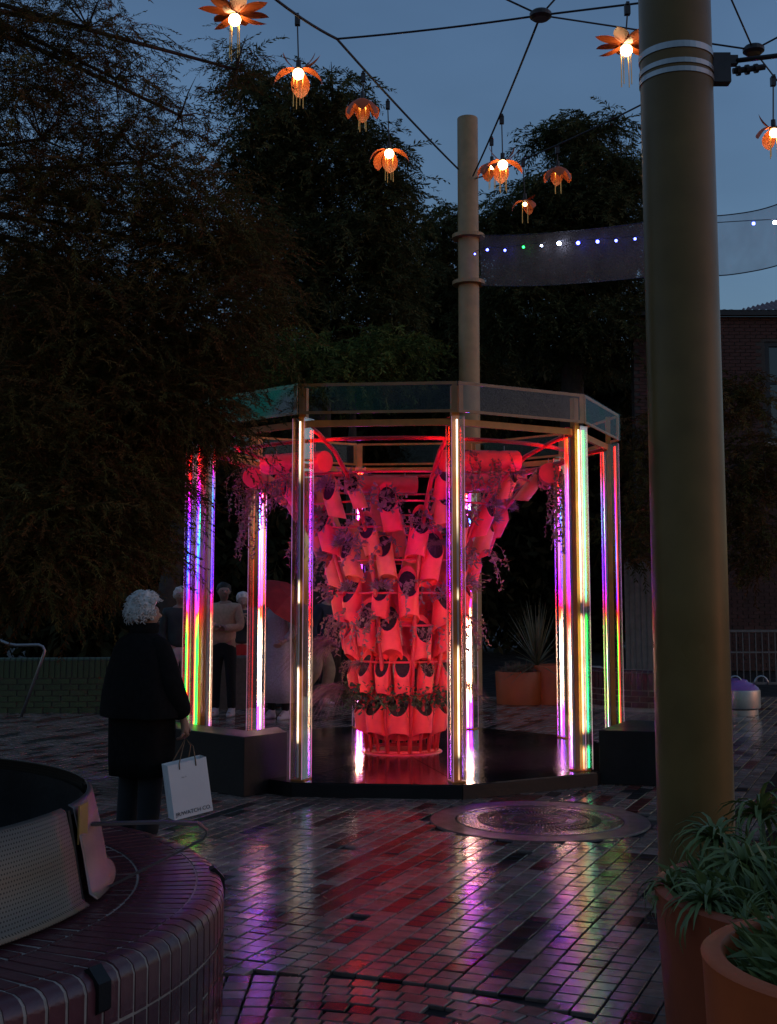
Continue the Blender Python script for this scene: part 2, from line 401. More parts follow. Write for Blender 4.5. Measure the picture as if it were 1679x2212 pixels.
# the 300 that show largest
def vis_score(t):
    X, Y, a, c = t; x, y = proj(X, Y, 0)
    if not (-5 < x < 1684 and y < 2230): return -1
    if x > 1400 and y > 1880: return -1
    if x < 490 and y > 1790: return -1
    return 1 / Y
keep.sort(key=vis_score, reverse=True)
pmesh = [[npmesh('paver', PVV, PVF, M_paver, np.tile(np.array(c)*q, (len(PVV), 1))) for q in (.78,.9,1.,1.15)] for c in cls_cols]
for X, Y, a, c in keep[:300]:
    o = link('paver', random.choice(pmesh[c]), pave, (X, Y, random.uniform(-.002, .0025)), (random.gauss(0, .006), random.gauss(0, .006), a))
    s = random.uniform(.97, 1.01); o.scale = (s, s, 1)
rest = keep[300:]
pos = np.array([(t[0], t[1], random.uniform(-.002, .0025)) for t in rest]); k = len(rest)
aa = np.array([t[2] for t in rest]); tx = RNG.normal(0, .006, k); ty = RNG.normal(0, .006, k)
ca, sa, z0, o1 = np.cos(aa), np.sin(aa), np.zeros(k), np.ones(k)
RT = np.stack([np.stack([ca,-sa,ty],1), np.stack([sa,ca,tx],1), np.stack([-ty,-tx,o1],1)],1)
V, F = stamp(PVV, PVF, pos, RT, np.ones(k))
cc = np.array([cls_cols[t[3]] for t in rest]) * RNG.uniform(.78, 1.18, (k, 1))
o = link('paver_field', npmesh('paver_field', V, F, M_paver, np.repeat(cc, len(PVV), 0)), pave); tag(o, kind='stuff')

# round drain cover
dr = empty('drain_cover', (DRAIN_C.x, DRAIN_C.y, 0), 'large round cast iron drain grate set in the wet paving', 'drain')
MB().lathe([(.60,.0005),(.605,.004),(.775,.004),(.78,-.01)], 72).build('surround', M_conc, dr)
MB().lathe([(0,.003),(.20,.003),(.204,.0065),(.214,.0065),(.218,.003),(.54,.003),(.545,.006),(.585,.006),(.59,-.004)], 72).build('grate_plate', M_iron, dr)
for ring, (r0, r1, n) in enumerate(((.05,.10,28),(.11,.19,44),(.235,.34,64),(.355,.44,64))):
    sm = MB(); sm.add([(r0,-.0045,.0035),(r1,-.0068,.0035),(r1,-.0068,.010),(r0,-.0045,.010),(r0,.0045,.0035),(r1,.0068,.0035),(r1,.0068,.010),(r0,.0045,.010)],
        [(0,1,2,3),(5,4,7,6),(3,2,6,7),(0,3,7,4),(1,5,6,2)])
    me = sm.mesh('grate_bar', M_iron)
    for q in range(n): link('grate_bar', me, dr, None, (0, 0, 2*pi*q/n))
MB().box((0,0,.0045), (.09,.016,.006)).build('lifting_slot', M_black, dr)

# ================================================================== PAVILION
pav = empty('light_pavilion', C0, 'ten-sided open pavilion with clear acrylic columns of coloured light', 'pavilion')
def rel(p): return Vector(p) - C0
for k in range(10):
    a, b = vtx(k, 2.2, 0), vtx(k+1, 2.2, 0)
    d = (b-a).normalized()*.0035; cI = C0 + (a+b-2*C0).normalized()*.01
    mb = MB(); v = [cI+Vector((0,0,z)) for z in (0, DZ)] + [a+d+Vector((0,0,z)) for z in (0, DZ)] + [b-d+Vector((0,0,z)) for z in (0, DZ)]
    mb.add([rel(q) for q in v], [(1,3,5),(0,4,2),(2,4,5,3),(0,2,3,1),(4,0,1,5)])
    mb.build('deck_panel', M_deck, pav)
    sk = MB(); n_ = ((a+b)/2-C0).normalized()*.008; sk.add([rel(q) for q in (a+n_, b+n_, b+n_+Vector((0,0,DZ-.012)), a+n_+Vector((0,0,DZ-.012)), a, b, b+Vector((0,0,DZ-.012)), a+Vector((0,0,DZ-.012)))], [(0,1,2,3),(3,2,6,7)])
    sk.build('deck_skirt', M_black, pav)
RED=(1,.004,.002); VIO=(.32,.004,1); BLU=(.03,.015,1); CYB=(.02,.2,1); MAG=(1,.004,.3); WRM=(1,.42,.18); WHT=(1,.72,.5); ORG=(1,.03,.003); YGR=(.3,1,.02); GRN=(.004,1,.05); OFF=(.06,.05,.04); YEL=(1,.78,.45); TEAL=(.008,.9,.3)
LED_S = 46
inA = mat_led('led_inner_a', [(.05,VIO,.9),(.38,(.8,.15,1),.9),(.52,WRM,1),(1.0,WHT,1.15),(1.36,ORG,1),(1.47,RED,1),(1.58,MAG,1),(1.68,VIO,1.1),(2.25,(.5,.05,1),1.1),(2.55,(1,.06,.4),1),(2.72,ORG,1.1),(2.80,RED,1),(2.9,ORG,1.2),(3.0,ORG,1.2)], LED_S)
inB = mat_led('led_inner_b', [(.05,BLU,.9),(.4,VIO,.9),(.52,WRM,.9),(1.0,WHT,1),(1.34,WRM,1),(1.45,RED,1),(1.56,MAG,.8),(1.66,BLU,1.2),(2.2,(.1,.04,1),1.2),(2.5,CYB,1),(2.66,VIO,1),(2.78,RED,1),(3.0,RED,.8)], LED_S)
inG = mat_led('led_inner_green', [(.05,TEAL,.7),(.4,GRN,.9),(.9,GRN,1),(1.3,GRN,1),(1.42,ORG,1),(1.58,VIO,1),(2.0,BLU,1.1),(2.3,TEAL,.9),(2.55,BLU,1),(2.75,RED,1),(3.0,RED,.8)], LED_S*.8)
outW = mat_led('led_outer_warm', [(.05,OFF,.03),(.40,OFF,.03),(.44,YEL,.8),(.98,WHT,.9),(1.02,OFF,.05),(1.52,OFF,.04),(1.55,YEL,.7),(1.68,YEL,.7),(1.72,OFF,.04),(2.5,OFF,.04),(2.62,YEL,.7),(2.75,WHT,1),(3.04,WHT,1)], 3.5)
outW2 = mat_led('led_outer_warm_long', [(.05,WRM,.4),(.3,OFF,.03),(.36,YEL,.8),(1.15,YEL,.9),(1.2,OFF,.04),(1.55,OFF,.04),(1.58,YEL,.5),(1.66,OFF,.03),(2.0,OFF,.05),(2.3,YEL,.5),(2.5,WRM,.7),(2.6,YEL,.8),(3.04,WHT,1)], 4)
outO = mat_led('led_outer_orange', [(.05,ORG,.8),(.28,WRM,.7),(.33,OFF,.03),(.42,OFF,.03),(.47,WRM,1),(1.38,WRM,1),(1.44,OFF,.03),(1.52,OFF,.03),(1.60,WRM,1),(2.2,WHT,1),(3.04,WRM,1)], 6)
outY = mat_led('led_outer_yellow', [(.05,YEL,.7),(.28,YEL,.7),(.33,OFF,.03),(.42,OFF,.03),(.47,YEL,1),(1.38,YEL,1),(1.44,OFF,.03),(1.52,OFF,.03),(1.60,YEL,1),(2.2,YEL,1),(3.04,YEL,.8)], 3)
outG = mat_led('led_outer_green', [(.05,TEAL,.8),(.28,TEAL,.8),(.33,OFF,.03),(.42,OFF,.03),(.47,TEAL,1),(1.38,GRN,1),(1.44,OFF,.03),(1.52,OFF,.03),(1.60,TEAL,1.1),(2.2,TEAL,1.1),(3.04,GRN,.8)], 7)
outR = mat_led('led_outer_red', [(.05,ORG,.5),(.6,ORG,.6),(1.4,RED,.6),(1.7,ORG,.5),(3.04,ORG,.5)], 3)
outP = mat_led('led_outer_violet', [(.05,GRN,.8),(.4,GRN,.9),(.5,RED,1),(.9,ORG,1),(1.3,RED,1),(1.5,MAG,1),(1.7,VIO,1),(2.3,BLU,1),(2.6,MAG,1),(2.75,RED,1),(3.0,RED,.8)], 5)
outB = mat_led('led_outer_blue_green', [(.05,GRN,.9),(.6,GRN,.8),(1.2,GRN,1),(1.42,ORG,.8),(1.55,BLU,1),(2.0,CYB,1),(2.4,VIO,1),(2.75,RED,1),(3.0,RED,.8)], 6)
edgeM = mat_led('acrylic_edge_emit', [(.05,MAG,1),(.42,MAG,1),(.55,WRM,.8),(1.35,WRM,.7),(1.46,RED,1),(1.6,MAG,1),(1.75,VIO,1.2),(2.4,VIO,1.2),(2.6,(.9,.6,.9),.8),(2.8,RED,1),(3.0,RED,.8)], .75)  # edges set to emit by themselves, in place of light piped from the LEDs
edgeP = mat_led('acrylic_edge_pink_emit', [(.05,(1,.3,.6),1),(.6,(1,.35,.6),.9),(1.2,(1,.55,.4),.8),(1.6,(.9,.25,.8),.8),(2.4,(.8,.35,.9),.7),(3.0,(1,.3,.5),.7)], .4)

cols_out = {0:[outW],1:[outW2],2:[outO,outY,outG],3:[outR,outB],4:[outP],5:[outW],6:[outW],7:[outR],8:[outP,outB],9:[outP,outB]}
cols_in = {0:[inA,inA],1:[inA,inA],2:[inA,inA],3:[inA,inG],4:[inB,inA],5:[inB,inA],6:[inA,inA],7:[inA,inB],8:[inA,inG],9:[inB,inA]}
AW, RO, RI = .105, 2.125, 1.965
LZ0, LZ1 = DZ+.012, 3.045
for k in range(10):
    d = vdir(k); t = Vector((-d.y, d.x, 0)); Mr = Matrix((( t.x, d.x, 0), (t.y, d.y, 0), (0, 0, 1)))   # x=tangent, y=radial
    base = d*1.0
    col = MB().box(d*2.035 + Vector((0,0,(DZ+3.31)/2)), (.066,.044,3.31-DZ), Mr).box(d*2.035+Vector((0,0,DZ+.006)), (.12,.14,.012), Mr).build('column', M_steel_or, pav)
    zc, zh = (LZ0+LZ1)/2, LZ1-LZ0
    for sgn in (-1, 1):
        MB().box(d*(RO+RI)/2 + t*sgn*AW/2 + Vector((0,0,zc)), (.005, RO-RI, zh), Mr).build('acrylic_pane', M_acr, col)
    for r in (RO, RI):
        MB().box(d*r + Vector((0,0,zc)), (AW-.009, .005, zh), Mr).build('acrylic_pane', M_acr, col)
    for r in (RO, RI):
        for sgn in (-1, 1):
            MB().box(d*(r+(.004 if r==RO else -.004)) + t*sgn*(AW/2+.001) + Vector((0,0,zc)), (.0035,.0035,zh), Mr).build('acrylic_edge_glow', edgeM if r==RI else edgeP, col)  # added strips that glow, imitating edge-lit acrylic
    MB().box(d*(RO+RI)/2 + Vector((0,0,LZ1+.006)), (AW+.012, RO-RI+.012, .006), Mr).build('acrylic_cap', M_acr, col)
    mi = cols_in[k]
    chan = MB()
    for q, m in enumerate(mi):
        off = (q-.5)*.036
        MB().box(d*1.998+t*off+Vector((0,0,(LZ0+LZ1)/2-.02)), (.021,.004,LZ1-LZ0-.06), Mr).build('led_strip', m, col)
        for sgn in (-1, 1): chan.box(d*1.9945+t*(off+sgn*.0135)+Vector((0,0,(LZ0+LZ1)/2-.02)), (.003,.019,LZ1-LZ0-.04), Mr)
        chan.box(d*2.003+t*off+Vector((0,0,(LZ0+LZ1)/2-.02)), (.024,.003,LZ1-LZ0-.04), Mr)
    chan.build('led_channel', M_diff, col)
    mo = cols_out[k]
    for q, m in enumerate(mo):
        off = (q-(len(mo)-1)/2)*.038
        MB().tube([d*2.098+t*off+Vector((0,0,LZ0+.01)), d*2.098+t*off+Vector((0,0,LZ1-.02))], .0075, 8).build('led_tube', m, col, smooth=True)
# fascia and beams
FT, FB = 3.335, 3.078
for k in range(10):
    a, b = vtx(k, RV, 0)-C0, vtx(k+1, RV, 0)-C0; m = (a+b)/2; n = m.normalized(); t = (b-a).normalized(); Ln = (b-a).length
    Mr = Matrix(((t.x, n.x, 0), (t.y, n.y, 0), (0,0,1)))
    p = MB().box(m + Vector((0,0,(FT+FB)/2)), (Ln-.006, .006, FT-FB), Mr).build('fascia_panel', M_acr2, pav)
    fr = MB(); i = n*(-.012)
    fr.box(m+i+Vector((0,0,FT-.013)), (Ln-.02, .008, .024), Mr); fr.box(m+i+Vector((0,0,FB+.013)), (Ln-.02, .008, .024), Mr)
    for s in (-1, 1): fr.box(m+i+t*s*(Ln/2-.032)+Vector((0,0,(FT+FB)/2)), (.042,.008,FT-FB-.055), Mr)
    fr.build('fascia_frame', M_steel_or, p)
    a, b = vdir(k)*2.03, vdir(k+1)*2.03; m = (a+b)/2; Lb = (b-a).length
    MB().box(m+Vector((0,0,3.012)), (Lb-.045,.03,.055), Mr).build('beam', M_steel_or, pav)

# low black benches hugging the deck
def prism(name, pts, z0, z1, m, lab, cat):
    mb = MB(); n = len(pts); c = sum((Vector(p) for p in pts), Vector())/n
    v = [(p[0]-c.x, p[1]-c.y, z) for z in (z0, z1) for p in pts]
    mb.add(v, [tuple(range(n))[::-1], tuple(range(n, 2*n))] + [(i, (i+1) % n, n+(i+1) % n, n+i) for i in range(n)])
    o = mb.build(name, m, None, loc=(c.x, c.y, 0)); tag(o, lab, cat)
    bv = o.modifiers.new('bevel', 'BEVEL'); bv.width = .006; bv.segments = 2
    return o
g1, g2, g3 = gnd(352,1570,.47), gnd(528,1592,.47), gnd(621,1581,.47)
prism('black_bench', [g1, g2, g3, g3+Vector((-.12,.42,0)), g2+Vector((-.02,.45,0)), g1+Vector((.02,.45,0))], 0, .47, M_black, 'angled black block bench in front of the left-hand columns', 'bench')
h1, h2 = gnd(1293,1577,.45), gnd(1440,1581,.45)
prism('black_bench', [h1, h2, h2+Vector((.3,.8,0)), h1+Vector((.42,.85,0))], 0, .45, M_black, 'black block bench between the right-hand columns and the big pole', 'bench')

# ================================================================== PLANTER TOWER
TC = C0 + Vector((.02, -.05, DZ))
tow = empty('planter_tower', TC, 'flared tower of red tube planters on curved red ribs', 'planter tower')
PROF = [(.33,.0),(.36,.25),(.41,.55),(.47,.85),(.54,1.2),(.63,1.55),(.74,1.88),(.90,2.18),(1.15,2.48),(1.48,2.72),(1.80,2.84),(1.98,2.88)]
def rz(z):
    for (r0, z0), (r1, z1) in zip(PROF, PROF[1:]):
        if z <= z1: return r0 + (r1-r0)*(z-z0)/(z1-z0)
    return PROF[-1][0]
def slope(z):
    return math.atan2(rz(min(z+.12, 2.87))-rz(max(z-.12, 0)), min(z+.12,2.87)-max(z-.12,0))
for k in range(10):
    d = vdir(k); MB().tube([d*r+Vector((0,0,z)) for r, z in PROF], .021, 8).build('rib', M_redtube, tow, smooth='all')
    d2 = vdir(k+.5); MB().tube([d2*r+Vector((0,0,z)) for r, z in PROF[:3]], .017, 6).build('rib', M_redtube, tow, smooth='all')
for z, rr in ((.02,.022),(.55,.012),(.86,.012),(1.2,.012),(1.5,.012),(1.8,.011),(2.1,.011),(2.32,.011),(2.56,.012),(2.80,.019)):
    r = rz(z) - .01
    MB().tube([Vector((r*math.cos(a), r*math.sin(a), z)) for a in np.linspace(0, 2*pi, 49)], rr, 6, cap=False).build('hoop', M_redtube, tow, smooth='all')
MB().lathe([(0,.012),(.36,.012),(.385,.008),(.39,0)], 40).build('base_plate', M_redtube, tow)
# tube pots: cut obliquely at both ends
def pot_mesh(r, L, st, sb, pm_, n=18):
    mb = MB(); t = .006; v = []
    for rad in (r, r-t):
        for k in range(n):
            a = 2*pi*k/n; x, y = rad*math.cos(a), rad*math.sin(a)
            v.append((x, y, L/2 - st*(x+r)))
        for k in range(n):
            a = 2*pi*k/n; x, y = rad*math.cos(a), rad*math.sin(a)
            v.append((x, y, -L/2 + sb*(x+r)))
    f = []
    for k in range(n):
        k2 = (k+1) % n
        f.append((n+k, n+k2, k2, k)); f.append((2*n+k, 2*n+k2, 3*n+k2, 3*n+k)); f.append((k, k2, 2*n+k2, 2*n+k))
    for k in range(n):
        k2 = (k+1) % n; f.append((n+k2, n+k, 3*n+k, 3*n+k2))
    for k in range(n):
        a = 2*pi*k/n; x, y = (r-t)*math.cos(a), (r-t)*math.sin(a); v.append((x, y, -L/2 + sb*(x+r) + .05))
    f.append(tuple(range(5*n-1, 4*n-1, -1)))
    mb.add(v, f); me = mb.mesh('tube_pot', pm_, True)
    try: me.set_sharp_from_angle(angle=R_(35))
    except Exception: pass
    s = MB(); v = []
    for k in range(n):
        a = 2*pi*k/n; x, y = (r-t)*math.cos(a), (r-t)*math.sin(a); v.append((x, y, L/2 - st*(x+r) - .045 - .06*(x/r+1)/2*0))
    s.add(v, [tuple(range(n))])
    return me, s.mesh('soil', M_soil)
rows = [ (.36,10,.104,.52,1.2,.6,.345,.5),(.72,13,.076,.50,1.6,.8,.405,0),(1.08,12,.096,.58,1.4,.8,.47,.5),(1.42,12,.097,.58,1.4,.8,.565,0),(1.75,12,.095,.58,1.35,.75,.6,.5),
         (2.04,12,.092,.56,1.3,.75,.68,0),(2.28,11,.086,.54,1.3,.75,.84,.5),(2.46,10,.072,.44,1.2,.6,1.06,0)]
pots = []
for ri, (z, n, r, L, st, sb, Rr, o_) in enumerate(rows):
    pm, smh = pot_mesh(r, L, st, sb, M_red)
    pm2, smh2 = pot_mesh(r*.9, L*.88, st, sb, M_red2 if ri > 3 else M_red)
    for k in range(n):
        a = PH + (k+o_)*2*pi/n + random.uniform(-.09,.09)*(ri > 0); d = Vector((math.sin(a), -math.cos(a), 0))
        zz = z + random.uniform(-.085,.085)*(0 if ri < 2 else 1); sl_ = slope(z)*.8 + random.uniform(-.10,.12)*(ri > 1)
        t = Vector((-d.y, d.x, 0))
        up = Vector((d.x*math.sin(sl_), d.y*math.sin(sl_), math.cos(sl_))); up = (up + t*random.uniform(-.16,.16)*(ri > 1)).normalized()
        xo = (d - up*d.dot(up)).normalized(); yo = up.cross(xo)
        Mx = Matrix((xo, yo, up)).transposed().to_4x4()
        rad = rz(zz) - r + .085 + .05*max(0, ri-4)/3
        Mx.translation = d*rad + Vector((0,0,zz))
        alt = ri > 1 and random.random() < .45
        po = link('tube_pot', pm2 if alt else pm, tow); po.matrix_local = Mx
        so = link('soil', smh2 if alt else smh, po)
        mouth = TC + d*(rad+.0) + Vector((0,0,zz)) + up*(L/2 - st*r - .02)
        pots.append((ri, k, mouth.copy(), d.copy(), up.copy(), r, a))
# long horizontal tubes round the rim
htube = MB(); n = 20; Lh = .78; rh = .095
v = []; f = []
for sx in (-1, 1):
    for k in range(n): v.append((sx*Lh/2, rh*math.cos(2*pi*k/n), rh*math.sin(2*pi*k/n)))
for k in range(n): f.append((k, (k+1) % n, n+(k+1) % n, n+k))
f.append(tuple(range(n))); f.append(tuple(range(2*n-1, n-1, -1)))
htube.add(v, f); hme = htube.mesh('rim_tube', M_red, True); hme.set_sharp_from_angle(angle=R_(35))
hole = MB()
for cx in (-.2, .16):
    hole.add([(cx + .085*math.cos(2*pi*q/16), .05*math.sin(2*pi*q/16), math.sqrt(max(0, rh*rh-(.05*math.sin(2*pi*q/16))**2))+.002) for q in range(16)], [tuple(range(16))])
hom = hole.mesh('planting_hole', M_soil)
RIMT = []
for a, rr_, z, tw in ((PH-.36,1.38,2.66,.04),(PH+.94,1.36,2.66,-.05),(PH-1.25,1.40,2.60,.0),(PH+1.9,1.42,2.62,.0),(PH+2.75,1.36,2.68,0),(PH+3.7,1.36,2.68,0),(PH-1.95,1.4,2.64,0)):
    d = Vector((math.sin(a), -math.cos(a), 0)); ht = link('rim_tube', hme, tow, d*rr_+Vector((0,0,z)), (0, tw, a)); link('planting_hole', hom, ht)
    RIMT.append((TC + d*rr_+Vector((0,0,z+.06)), a))
    for s in (-.26, .26):
        t = Vector((math.cos(a), math.sin(a), 0))
        MB().tube([d*rr_+t*s+Vector((0,0,z+.085)), d*rr_+t*s+Vector((0,0,z+.15))], .004, 5).build('hanger', M_metal, tow)

# ---------------------------------------------------------------- plants of the tower
def leafquad(mb, p, dirv, side, L, W_, bend=.0):
    p = Vector(p); d = Vector(dirv).normalized(); s = Vector(side).normalized(); nrm = d.cross(s)
    mb.add([p, p+d*L*.45+s*W_/2+nrm*bend*L*.2, p+d*L-nrm*bend*L*.3, p+d*L*.45-s*W_/2+nrm*bend*L*.2], [(0,1,2,3)])
def rndv(rr): 
    while True:
        v = Vector((rr.uniform(-1,1), rr.uniform(-1,1), rr.uniform(-1,1)))
        if .05 < v.length < 1: return v.normalized()
def plant_tuft(seed, n=150, R=.09, m=M_succ):
    rr = random.Random(seed); mb = MB()
    for q in range(n):
        v = rndv(rr); v.z = abs(v.z)*.9 - .25; v.x += .35; v.normalize()
        leafquad(mb, v*R*.25, v + rndv(rr)*.35, rndv(rr), R*rr.uniform(.5,1.15), .008, .3)
        leafquad(mb, v*R*.6, v + rndv(rr)*.8, rndv(rr), R*rr.uniform(.3,.5), .008, .3)
    return mb.mesh('plant', m)
def plant_leafy(seed, n=90, R=.13, m=M_vine, ls=.045):
    rr = random.Random(seed); mb = MB()
    for q in range(n):
        v = rndv(rr); p = Vector((v.x*R*.8+R*.35, v.y*R, v.z*R*.65)) * rr.uniform(.4, 1.1)
        leafquad(mb, p, rndv(rr)+Vector((.5,0,-.4)), rndv(rr), ls*rr.uniform(.6,1.3), ls*.8, .4)
    for q in range(8):
        v = rndv(rr); mb.tube([(0,0,-.02), v*R*.5, v*R+Vector((R*.3,0,-.03))], .0025, 4, False)
    return mb.mesh('plant', m)
def plant_grass(seed, n=120, L=.32, m=M_grass, out=.8):
    rr = random.Random(seed); mb = MB()
    for q in range(n):
        a = rr.uniform(-1.5,1.5); d = Vector((math.cos(a)*out, math.sin(a)*out, rr.uniform(.3,1.1))).normalized()
        Lq = L*rr.uniform(.5,1.15); p0 = Vector((rr.uniform(-.02,.04), rr.uniform(-.03,.03), 0)); w = .0035
        pts = [p0 + d*Lq*t + Vector((0,0,-1))*Lq*.85*t*t for t in (0,.35,.7,1.)]; s = rndv(rr)
        v = []
        for i, p in enumerate(pts): ww = w*(1-.25*i); v += [p-s*ww, p+s*ww]
        mb.add(v, [(2*i, 2*i+1, 2*i+3, 2*i+2) for i in range(3)])
    return mb.mesh('plant', m)
def plant_trail(seed, n=9, L=.5, m=M_vine, ls=.032, spread=.16, hang=1.):
    rr = random.Random(seed); mb = MB()
    for q in range(n):
        p = Vector((rr.uniform(-.02,.05), rr.uniform(-spread, spread), .02)); d = Vector((rr.uniform(.2,.9), rr.uniform(-.6,.6), .35)); Lq = L*rr.uniform(.4,1.15)
        pts = [p.copy()]; st = .035
        for i in range(int(Lq/st)):
            d = (d + Vector((0,0,-.38*hang)) + rndv(rr)*.28).normalized(); d.x *= .93; p = p + d*st; pts.append(p.copy())
            for h in range(2):
                leafquad(mb, p, rndv(rr)+Vector((0,0,-.3)), rndv(rr), ls*rr.uniform(.7,1.4), ls*rr.uniform(.7,1.0), .3)
        if len(pts) > 1: mb.tube(pts, .002, 4, False)
    return mb.mesh('plant', m)
TUFT = [plant_tuft(s) for s in range(4)]; LEAFY = [plant_leafy(s+10) for s in range(4)]
GRASS = [plant_grass(s+20) for s in range(3)]; GRASSB = [plant_grass(s+24, 260, .62, M_grass, 1.0) for s in range(2)]
TRAIL = [plant_trail(s+30, 7, .34) for s in range(4)]; DENSE = [plant_leafy(s+50, 200, .17, M_leaf, .04) for s in range(3)]
VINE = [plant_trail(s+40, 26, .85, M_vine, .034, .34) for s in range(4)]
PL = {'tuft': ('spiky grey succulent', 'succulents in the tower pots', 'succulent'), 'leafy': ('round-leaved plant', 'leafy plants in the tower pots', 'plant'),
      'grass': ('fine dry grass', 'grasses in the tower pots', 'grass plant'), 'trail': ('thin trailing creeper', 'creepers in the tower pots', 'creeper'),
      'dense': ('dense dark-leaved bush', 'bushes in the bottom row of the tower', 'bush')}
ORD = ['first','second','third','fourth','fifth','sixth','seventh','eighth','ninth','tenth','eleventh','twelfth','thirteenth','fourteenth','fifteenth','sixteenth','seventeenth']
ROWN = ['bottom','second','third','fourth','fifth','sixth','seventh','top']
def put_plant(kind, me, p, a, sc=1., label=None):
    lab, grp, cat = PL[kind]
    o = link('tower_plant' if kind != 'dense' else 'tower_bush', me, None, p, (0, 0, a - pi/2)); o.scale = (sc,)*3
    tag(o, label, cat, None if kind == 'grass' and 'clump' in label else grp); return o
for ri in range(8):
    rowp = [t for t in pots if t[0] == ri]; front = sorted([t for t in rowp if t[3].y < .15], key=lambda t: t[2].x); backp = sorted([t for t in rowp if t[3].y >= .15], key=lambda t: t[2].x)
    for side, lst in (('front', front), ('back', backp)):
      for qn, (ri, k, p, d, up, r, a) in enumerate(lst):
        x = random.random(); q = p + d*.02; where = ', %s pot row of the tower, %s from left%s' % (ROWN[ri], ORD[qn], '' if side == 'front' else ' at back')
        sc = random.uniform(1.1,1.5)
        if ri == 0: kind, me, sc = 'dense', DENSE[k % 3], random.uniform(1.0,1.3); q = q + Vector((0,0,.07))
        elif ri == 1:
            if x < .4: kind, me, sc = 'tuft', TUFT[k % 4], .75
            elif x < .6: kind, me, sc = 'trail', TRAIL[k % 4], .6
            elif x < .72: kind, me, sc = 'grass', GRASS[k % 3], .7
            else: continue
        elif x < .34: kind, me = 'tuft', TUFT[k % 4]
        elif x < .62: kind, me = 'leafy', LEAFY[k % 4]
        elif x < .76: kind, me, sc = 'grass', GRASS[k % 3], random.uniform(.8,1.15)
        else: kind, me = 'trail', TRAIL[k % 4]
        put_plant(kind, me, q, a, sc, PL[kind][0] + where)
for nm, (pp, a), s in (('vine trailing from the long red rim tube at the upper left', RIMT[0], .5), ('thick ivy trailing from the long red rim tube right of the centre column', RIMT[1], .7),
                    ('ivy curtain hanging from the rim tube beside the left-hand columns', RIMT[2], 1.0), ('ivy curtain hanging from the rim tube at the far right of the tower', RIMT[3], 1.0),
                    ('creeper on the rim tube at the back right of the tower', RIMT[4], .6), ('creeper on the rim tube at the back left of the tower', RIMT[5], .6)):
    o = link('hanging_vine', VINE[hash(nm) % 1 + int(abs(a*10)) % 4], None, pp, (0,0,a-pi/2)); o.scale = (s*1.0, s, s); tag(o, nm, 'vine')
ga = R_(-92); gd = Vector((math.sin(ga), -math.cos(ga), 0))
put_plant('grass', GRASSB[0], TC + gd*.62 + Vector((0,0,.98)), ga, 1., 'large clump of dry grass arching out from the left of the tower')
put_plant('grass', GRASSB[1], TC + gd*.52 + Vector((0,0,.55)), ga-.1, .95, 'lower clump of brown grass hanging off the left of the tower')
put_plant('grass', GRASSB[1], TC + Vector((.5,-.1,.62)), R_(95), .6, 'short grass clump at the lower right of the tower')

# ================================================================== POLES, CABLES, LAMPS
def pole(name, x0, x1, ybase, Yd, ztop, m, lab):
    p = at((x0+x1)/2, ybase, Yd); r = (x1-x0)/2/FPX*Yd
    o = empty(name, (p.x, Yd, 0), lab, 'pole'); MB().tube([(0,0,-.05),(0,0,ztop*.5),(0,0,ztop-.01),(0,0,ztop)], [r,r,r,r*.96], 40).build('shaft', m, o, smooth=True)
    return o, r
YB = 6.6
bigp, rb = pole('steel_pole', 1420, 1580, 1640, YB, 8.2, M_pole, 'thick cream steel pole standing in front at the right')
MB().lathe([(rb+.001,.0),(rb+.06,.0),(rb+.06,.02),(rb+.001,.02)], 40).build('base_flange', M_pole, bigp)
def pz(y, Y): return at(839, y, Y).z
for yy, hh in ((118,.018),(152,.014),(170,.014)):
    z = pz(yy+10, YB); MB().lathe([(rb+.001,z-hh),(rb+.006,z-hh),(rb+.006,z+hh),(rb+.001,z+hh)], 40).build('clamp_band', M_metal, bigp)
bz = pz(150, YB)
brk = MB().box((rb+.05,.0,bz), (.10,.07,.17)).box((rb+.12,0,bz+.05), (.05,.05,.05)).build('bracket', M_darkmetal, bigp)
MB().tube([(rb+.12,0,bz-.01),(rb+.30,.0,bz+.015)], .018, 8).tube([(rb+.14,0,bz-.01),(rb+.16,0,bz-.007)], .028, 10).tube([(rb+.19,0,bz-.003),(rb+.21,0,bz)], .028, 10).tube([(rb+.24,0,bz+.004),(rb+.26,0,bz+.008)], .026, 10).build('turnbuckle', M_darkmetal, brk)
YF = 20.0
zt = at(1005, 256, YF).z
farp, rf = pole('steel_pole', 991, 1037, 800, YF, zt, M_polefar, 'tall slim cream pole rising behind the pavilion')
for yy in (512, 612):
    z = at(1015, yy, YF).z
    MB().lathe([(rf+.001,z-.03),(rf+.10,z-.03),(rf+.10,z+.03),(rf+.001,z+.03)], 32).build('collar', M_polefar, farp)
MB().lathe([(0,zt+.002),(rf*.97,zt+.002),(rf*.98,zt-.02)], 32).build('cap', M_polefar, farp)

def cable(lab, pts, r=.012, sag=0.):
    P = [Vector(p) for p in pts]; out = []
    for a, b in zip(P, P[1:]):
        for t in np.linspace(0, 1, 9)[:-1]: out.append(a.lerp(b, t) - Vector((0,0,sag*4*t*(1-t))))
    out.append(P[-1]); o0 = out[0].copy()
    o = MB().tube([q-o0 for q in out], r, 6).build('cable', M_wire, None, smooth='all', loc=o0); tag(o, lab, 'cable', 'overhead cables'); return o
def wirez(x, y, z):  # point on the pixel ray at height z
    d = ray(x, y); s = (z-CAMZ)/d.z; return Vector((d.x*s, d.y*s, z))
Pend = at(990, 365, YF-.2)
W1a, W1j = wirez(585, -10, 7.9), wirez(728, 84, 8.0)
N1 = wirez(1168, 33, 8.1); N2 = wirez(1628, 108, 8.0)
cable('slack black cable running from the upper left to the tall pole', [W1a, W1j, Pend], .016, .03)
cable('black cable from the spliced joint to the round hub', [W1j, N1], .012, .02)
